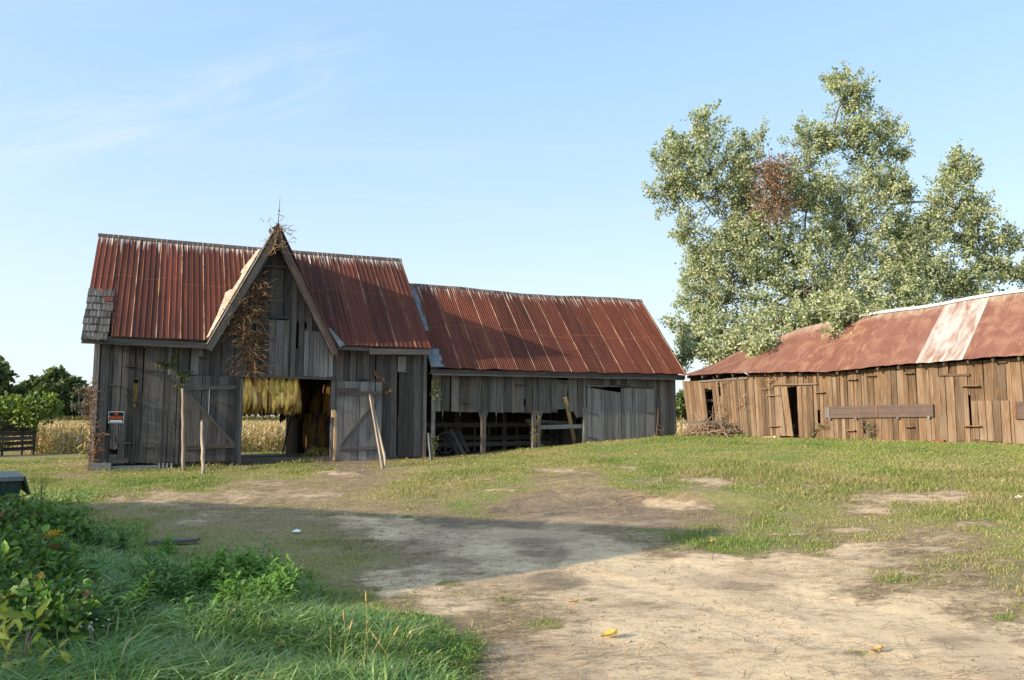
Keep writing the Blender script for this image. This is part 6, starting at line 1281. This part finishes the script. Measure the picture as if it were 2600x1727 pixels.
bush('leafy_sapling', 'yellow green broad leaved sapling in the bottom left corner', ground_at(25, 1625), .28, .25, .46, 60, .115, [(.48, .45, .08), (.30, .34, .06), (.15, .22, .045)], [.4, .35, .25], 130, 'sapling', per=2, wr=.34, lumps=4, broad=True)
def flower_plant(name, label, P, hgt, ncl, col, dot, cat, group=None, seed=0, stem=True):
    rg = np.random.default_rng(seed); random.seed(seed); root = thing(name, label, cat, P, group=group); mb = MB(); LP = []; LL = []; LD = []
    for k in range(ncl):
        a = R(0, 6.28); t = Vector((math.cos(a)*R(.02, .18), math.sin(a)*R(.02, .18), hgt*R(.8, 1.05))); mb.tube([(0, 0, -.03), t*.5, t], [.006, .005, .003], 5)
        for j in range(8): LL.append(tuple(t*R(.2, .9))); LD.append((R(-1, 1), R(-1, 1), R(0, .6)))
        for j in range(dot[1]): LP.append(tuple(t+Vector((R(-1, 1)*dot[2], R(-1, 1)*dot[2], R(-.5, .6)*dot[2]))))
    mb.build('stems', M['tan_bark'], root); n = len(LL); V, f, c = leaf_arrays(np.array(LL), np.array(LD), RNG.normal(size=(n, 3)), np.full(n, .07), np.full(n, .015), np.tile((.07, .13, .03), (n, 1))); link('leaves', np_mesh('leaves', V, [f], c), M['leaf'], root)
    n = len(LP); V, f, c = leaf_arrays(np.array(LP), RNG.normal(size=(n, 3)), RNG.normal(size=(n, 3)), np.full(n, dot[0]), np.full(n, dot[0]*.8), np.tile(col, (n, 1))*RNG.uniform(.8, 1.1, (n, 1))); link('flowers', np_mesh('flowers', V, [f], np.clip(c, 0, 1)), M['leaf'], root)
flower_plant('goldenrod', 'goldenrod with orange yellow heads in front of the dark bank', ground_at(95, 1352), .48, 5, (.62, .38, .02), (.022, 42, .05), 'wildflower', None, 3)
flower_plant('goldenrod', 'duller goldenrod just behind the brighter one in the bank', ground_at(70, 1325), .50, 3, (.45, .33, .04), (.02, 22, .05), 'wildflower', None, 4)
flower_plant('goldenrod', 'faint yellow goldenrod by the steel bin', ground_at(92, 1195), .62, 4, (.42, .36, .05), (.025, 24, .08), 'wildflower', None, 5)
for k, (X, Y) in enumerate([(35, 1425), (90, 1440), (28, 1500), (160, 1530), (222, 1566), (120, 1480)]): flower_plant('white_aster', 'little white aster in the dark bank on the left', ground_at(X, Y), .32, 3, (.75, .72, .78), (.018, 3, .04), 'wildflower', 'white asters of the left bank', 20+k)
random.seed(9)
for k, (X, Y, h_) in enumerate([(848, 1545, .40), (838, 1560, .26), (795, 1560, .33), (788, 1566, .28), (878, 1562, .24), (905, 1560, .20), (765, 1566, .22)]):
    P = ground_at(X, Y); root = thing('foxtail_grass', 'foxtail grass stalk with a yellow seed head at the front edge', 'grass stalk', P, group='foxtail stalks at the front'); ln = R(-.12, .10); mb = MB()
    pts = [Vector((ln*f*f, R(-.01, .01), h_*f)) for f in np.linspace(0, 1, 6)]; mb.tube(pts, [.003, .0028, .0026, .0024, .002, .0018], 5); mb.build('stalk', plain('green straw', (.22, .24, .07), (.30, .30, .10), 9) if k == 0 else bpy.data.materials['green straw'], root)
    mb = MB(); t = pts[-1]; d = (pts[-1]-pts[-2]).normalized(); mb.tube([t, t+d*.02, t+d*.05, t+d*.075], [.002, .006, .0055, .0015], 7); mb.build('seed_head', plain('foxtail head', (.34, .25, .09), (.44, .34, .14), 60, .95) if k == 0 else bpy.data.materials['foxtail head'], root)

# ================================================================== small things on the ground
lf = MB()
def fallen(X, Y, size, label, col, seed):
    rg = np.random.default_rng(seed); P = ground_at(X, Y); V = []; Fq = []
    for i in range(9):
        f = i/8; w_ = size*.28*math.sin(math.pi*min(1, f*.9+.08))
        for j in range(5): s_ = (j-2)/2; V.append((size*(f-.5), w_*s_, .01+size*.22*abs(s_)*(.4+f)+.2*size*(f-.4)**2 + rg.uniform(-.006, .006)))
    for i in range(8):
        for j in range(4): q = i*5+j; Fq.append((q, q+1, q+6, q+5))
    c = np.tile(col, (45, 1))*rg.uniform(.8, 1.1, (45, 1)); o = link('fallen_leaf', np_mesh('fallen_leaf', np.array(V), [np.array(Fq)], np.clip(c, 0, 1), True), M['dry']); o.location = P+Vector((0, 0, .005)); o.rotation_euler = (0, 0, R(-.4, .4)); tag(o, label, 'leaf')
fallen(1405, 1474, .13, 'curled yellow tobacco leaf in the middle of the sandy drive', (.62, .43, .12), 1); fallen(1322, 1394, .09, 'flat ochre leaf at the darker gravel of the drive', (.50, .33, .12), 2)
fallen(1640, 1255, .13, 'orange leaf on the green tuft by the shadow tip', (.60, .36, .14), 3); fallen(2022, 1509, .09, 'orange leaf at the end of a small grass strip near the front', (.55, .32, .12), 4)
def litter(X, Y, s, label, seed):
    rg = np.random.default_rng(seed); P = ground_at(X, Y); n = 7; V = [(0, 0, s*.5)]; 
    for i in range(n): a = 2*math.pi*i/n; V.append((math.cos(a)*s*rg.uniform(.6, 1.1), math.sin(a)*s*rg.uniform(.4, .8), rg.uniform(0, .25)*s))
    mb = MB(); mb.raw([Vector(v) for v in V], [(0, 1+i, 1+(i+1) % n) for i in range(n)], [(0, 0, 0)]*len(V), .5); o = mb.build('litter', M['litter']); o.location = P+Vector((0, 0, .02)); tag(o, label, 'litter')
litter(2349, 1152, .10, 'white scrap in the grass at the right edge', 1); litter(684, 1231, .09, 'white scrap on the dull grass near the sandy patch', 2); litter(588, 1309, .055, 'bluish white scrap above the bright weeds', 3)
P = ground_at(400, 1258); mb = MB(); mb.bar((-.32, 0, .03), (.30, .04, .06), .12, .035, nrm=(0, 0, 1)); o = mb.build('flat_board', M['silver_wood']); o.location = P; tag(o, 'short grey board lying in the shaded grass', 'board')

# ================================================================== what stands out of the picture and shades the yard
ap = Vector((-11.0, 3.3, 0)); rd = Vector((-.93, .37, 0)).normalized(); hm = thing('farmhouse', 'gabled white board house beyond the left edge, its shadow lies across the drive', 'house', (ap.x, ap.y, 0), math.atan2(rd.y, rd.x))
ht, he, hw, hl = 5.62, 2.55, 3.45, 9.5
white = plain('old white siding', (.55, .54, .50), (.66, .65, .62), 4, .8)
mb = MB(); mb.prism([(-hw+.3, -.2), (hw-.3, -.2), (hw-.3, he), (0, ht-.15), (-hw+.3, he)], .25, hl-.25, A=(0, 1, 0), B=(0, 0, 1), N=(1, 0, 0)); hwall = mb.build('wall', white, hm)
for sg_ in (-1, 1):
    mb = MB(); mb.bar((0, sg_*hw/2, (ht+he)/2-.05), (hl, sg_*hw/2, (ht+he)/2-.05), math.hypot(hw, ht-he), .08, nrm=(0, sg_*(ht-he), hw)); mb.build('roof', M['brown_metal'], hm)
for x in (1.6, 4.4, 7.2):
    mb = MB(); mb.box(x, x+.9, .9, 2.1, hw-.32, hw-.26); mb.build('window', M['black'], hm)
shp = [(.030, .055, .018), (.05, .09, .025), (.08, .13, .035)]
for k, (X, Y, hgt, rad, lab) in enumerate([(-8.6, 3.6, 2.5, 1.05, 'small rounded tree nearest the house, out of the picture'), (-7.4, 1.9, 2.5, 1.1, 'small rounded tree in the middle of the row, out of the picture'), (-6.6, .2, 2.5, 1.1, 'small rounded tree at the near end of the row, out of the picture')]):
    round_tree('yard_tree', lab, (X, Y, h1(X, Y)), hgt, rad, 330, .16, shp, [.4, .4, .2], 200+k, .12, group='small trees left of the picture')
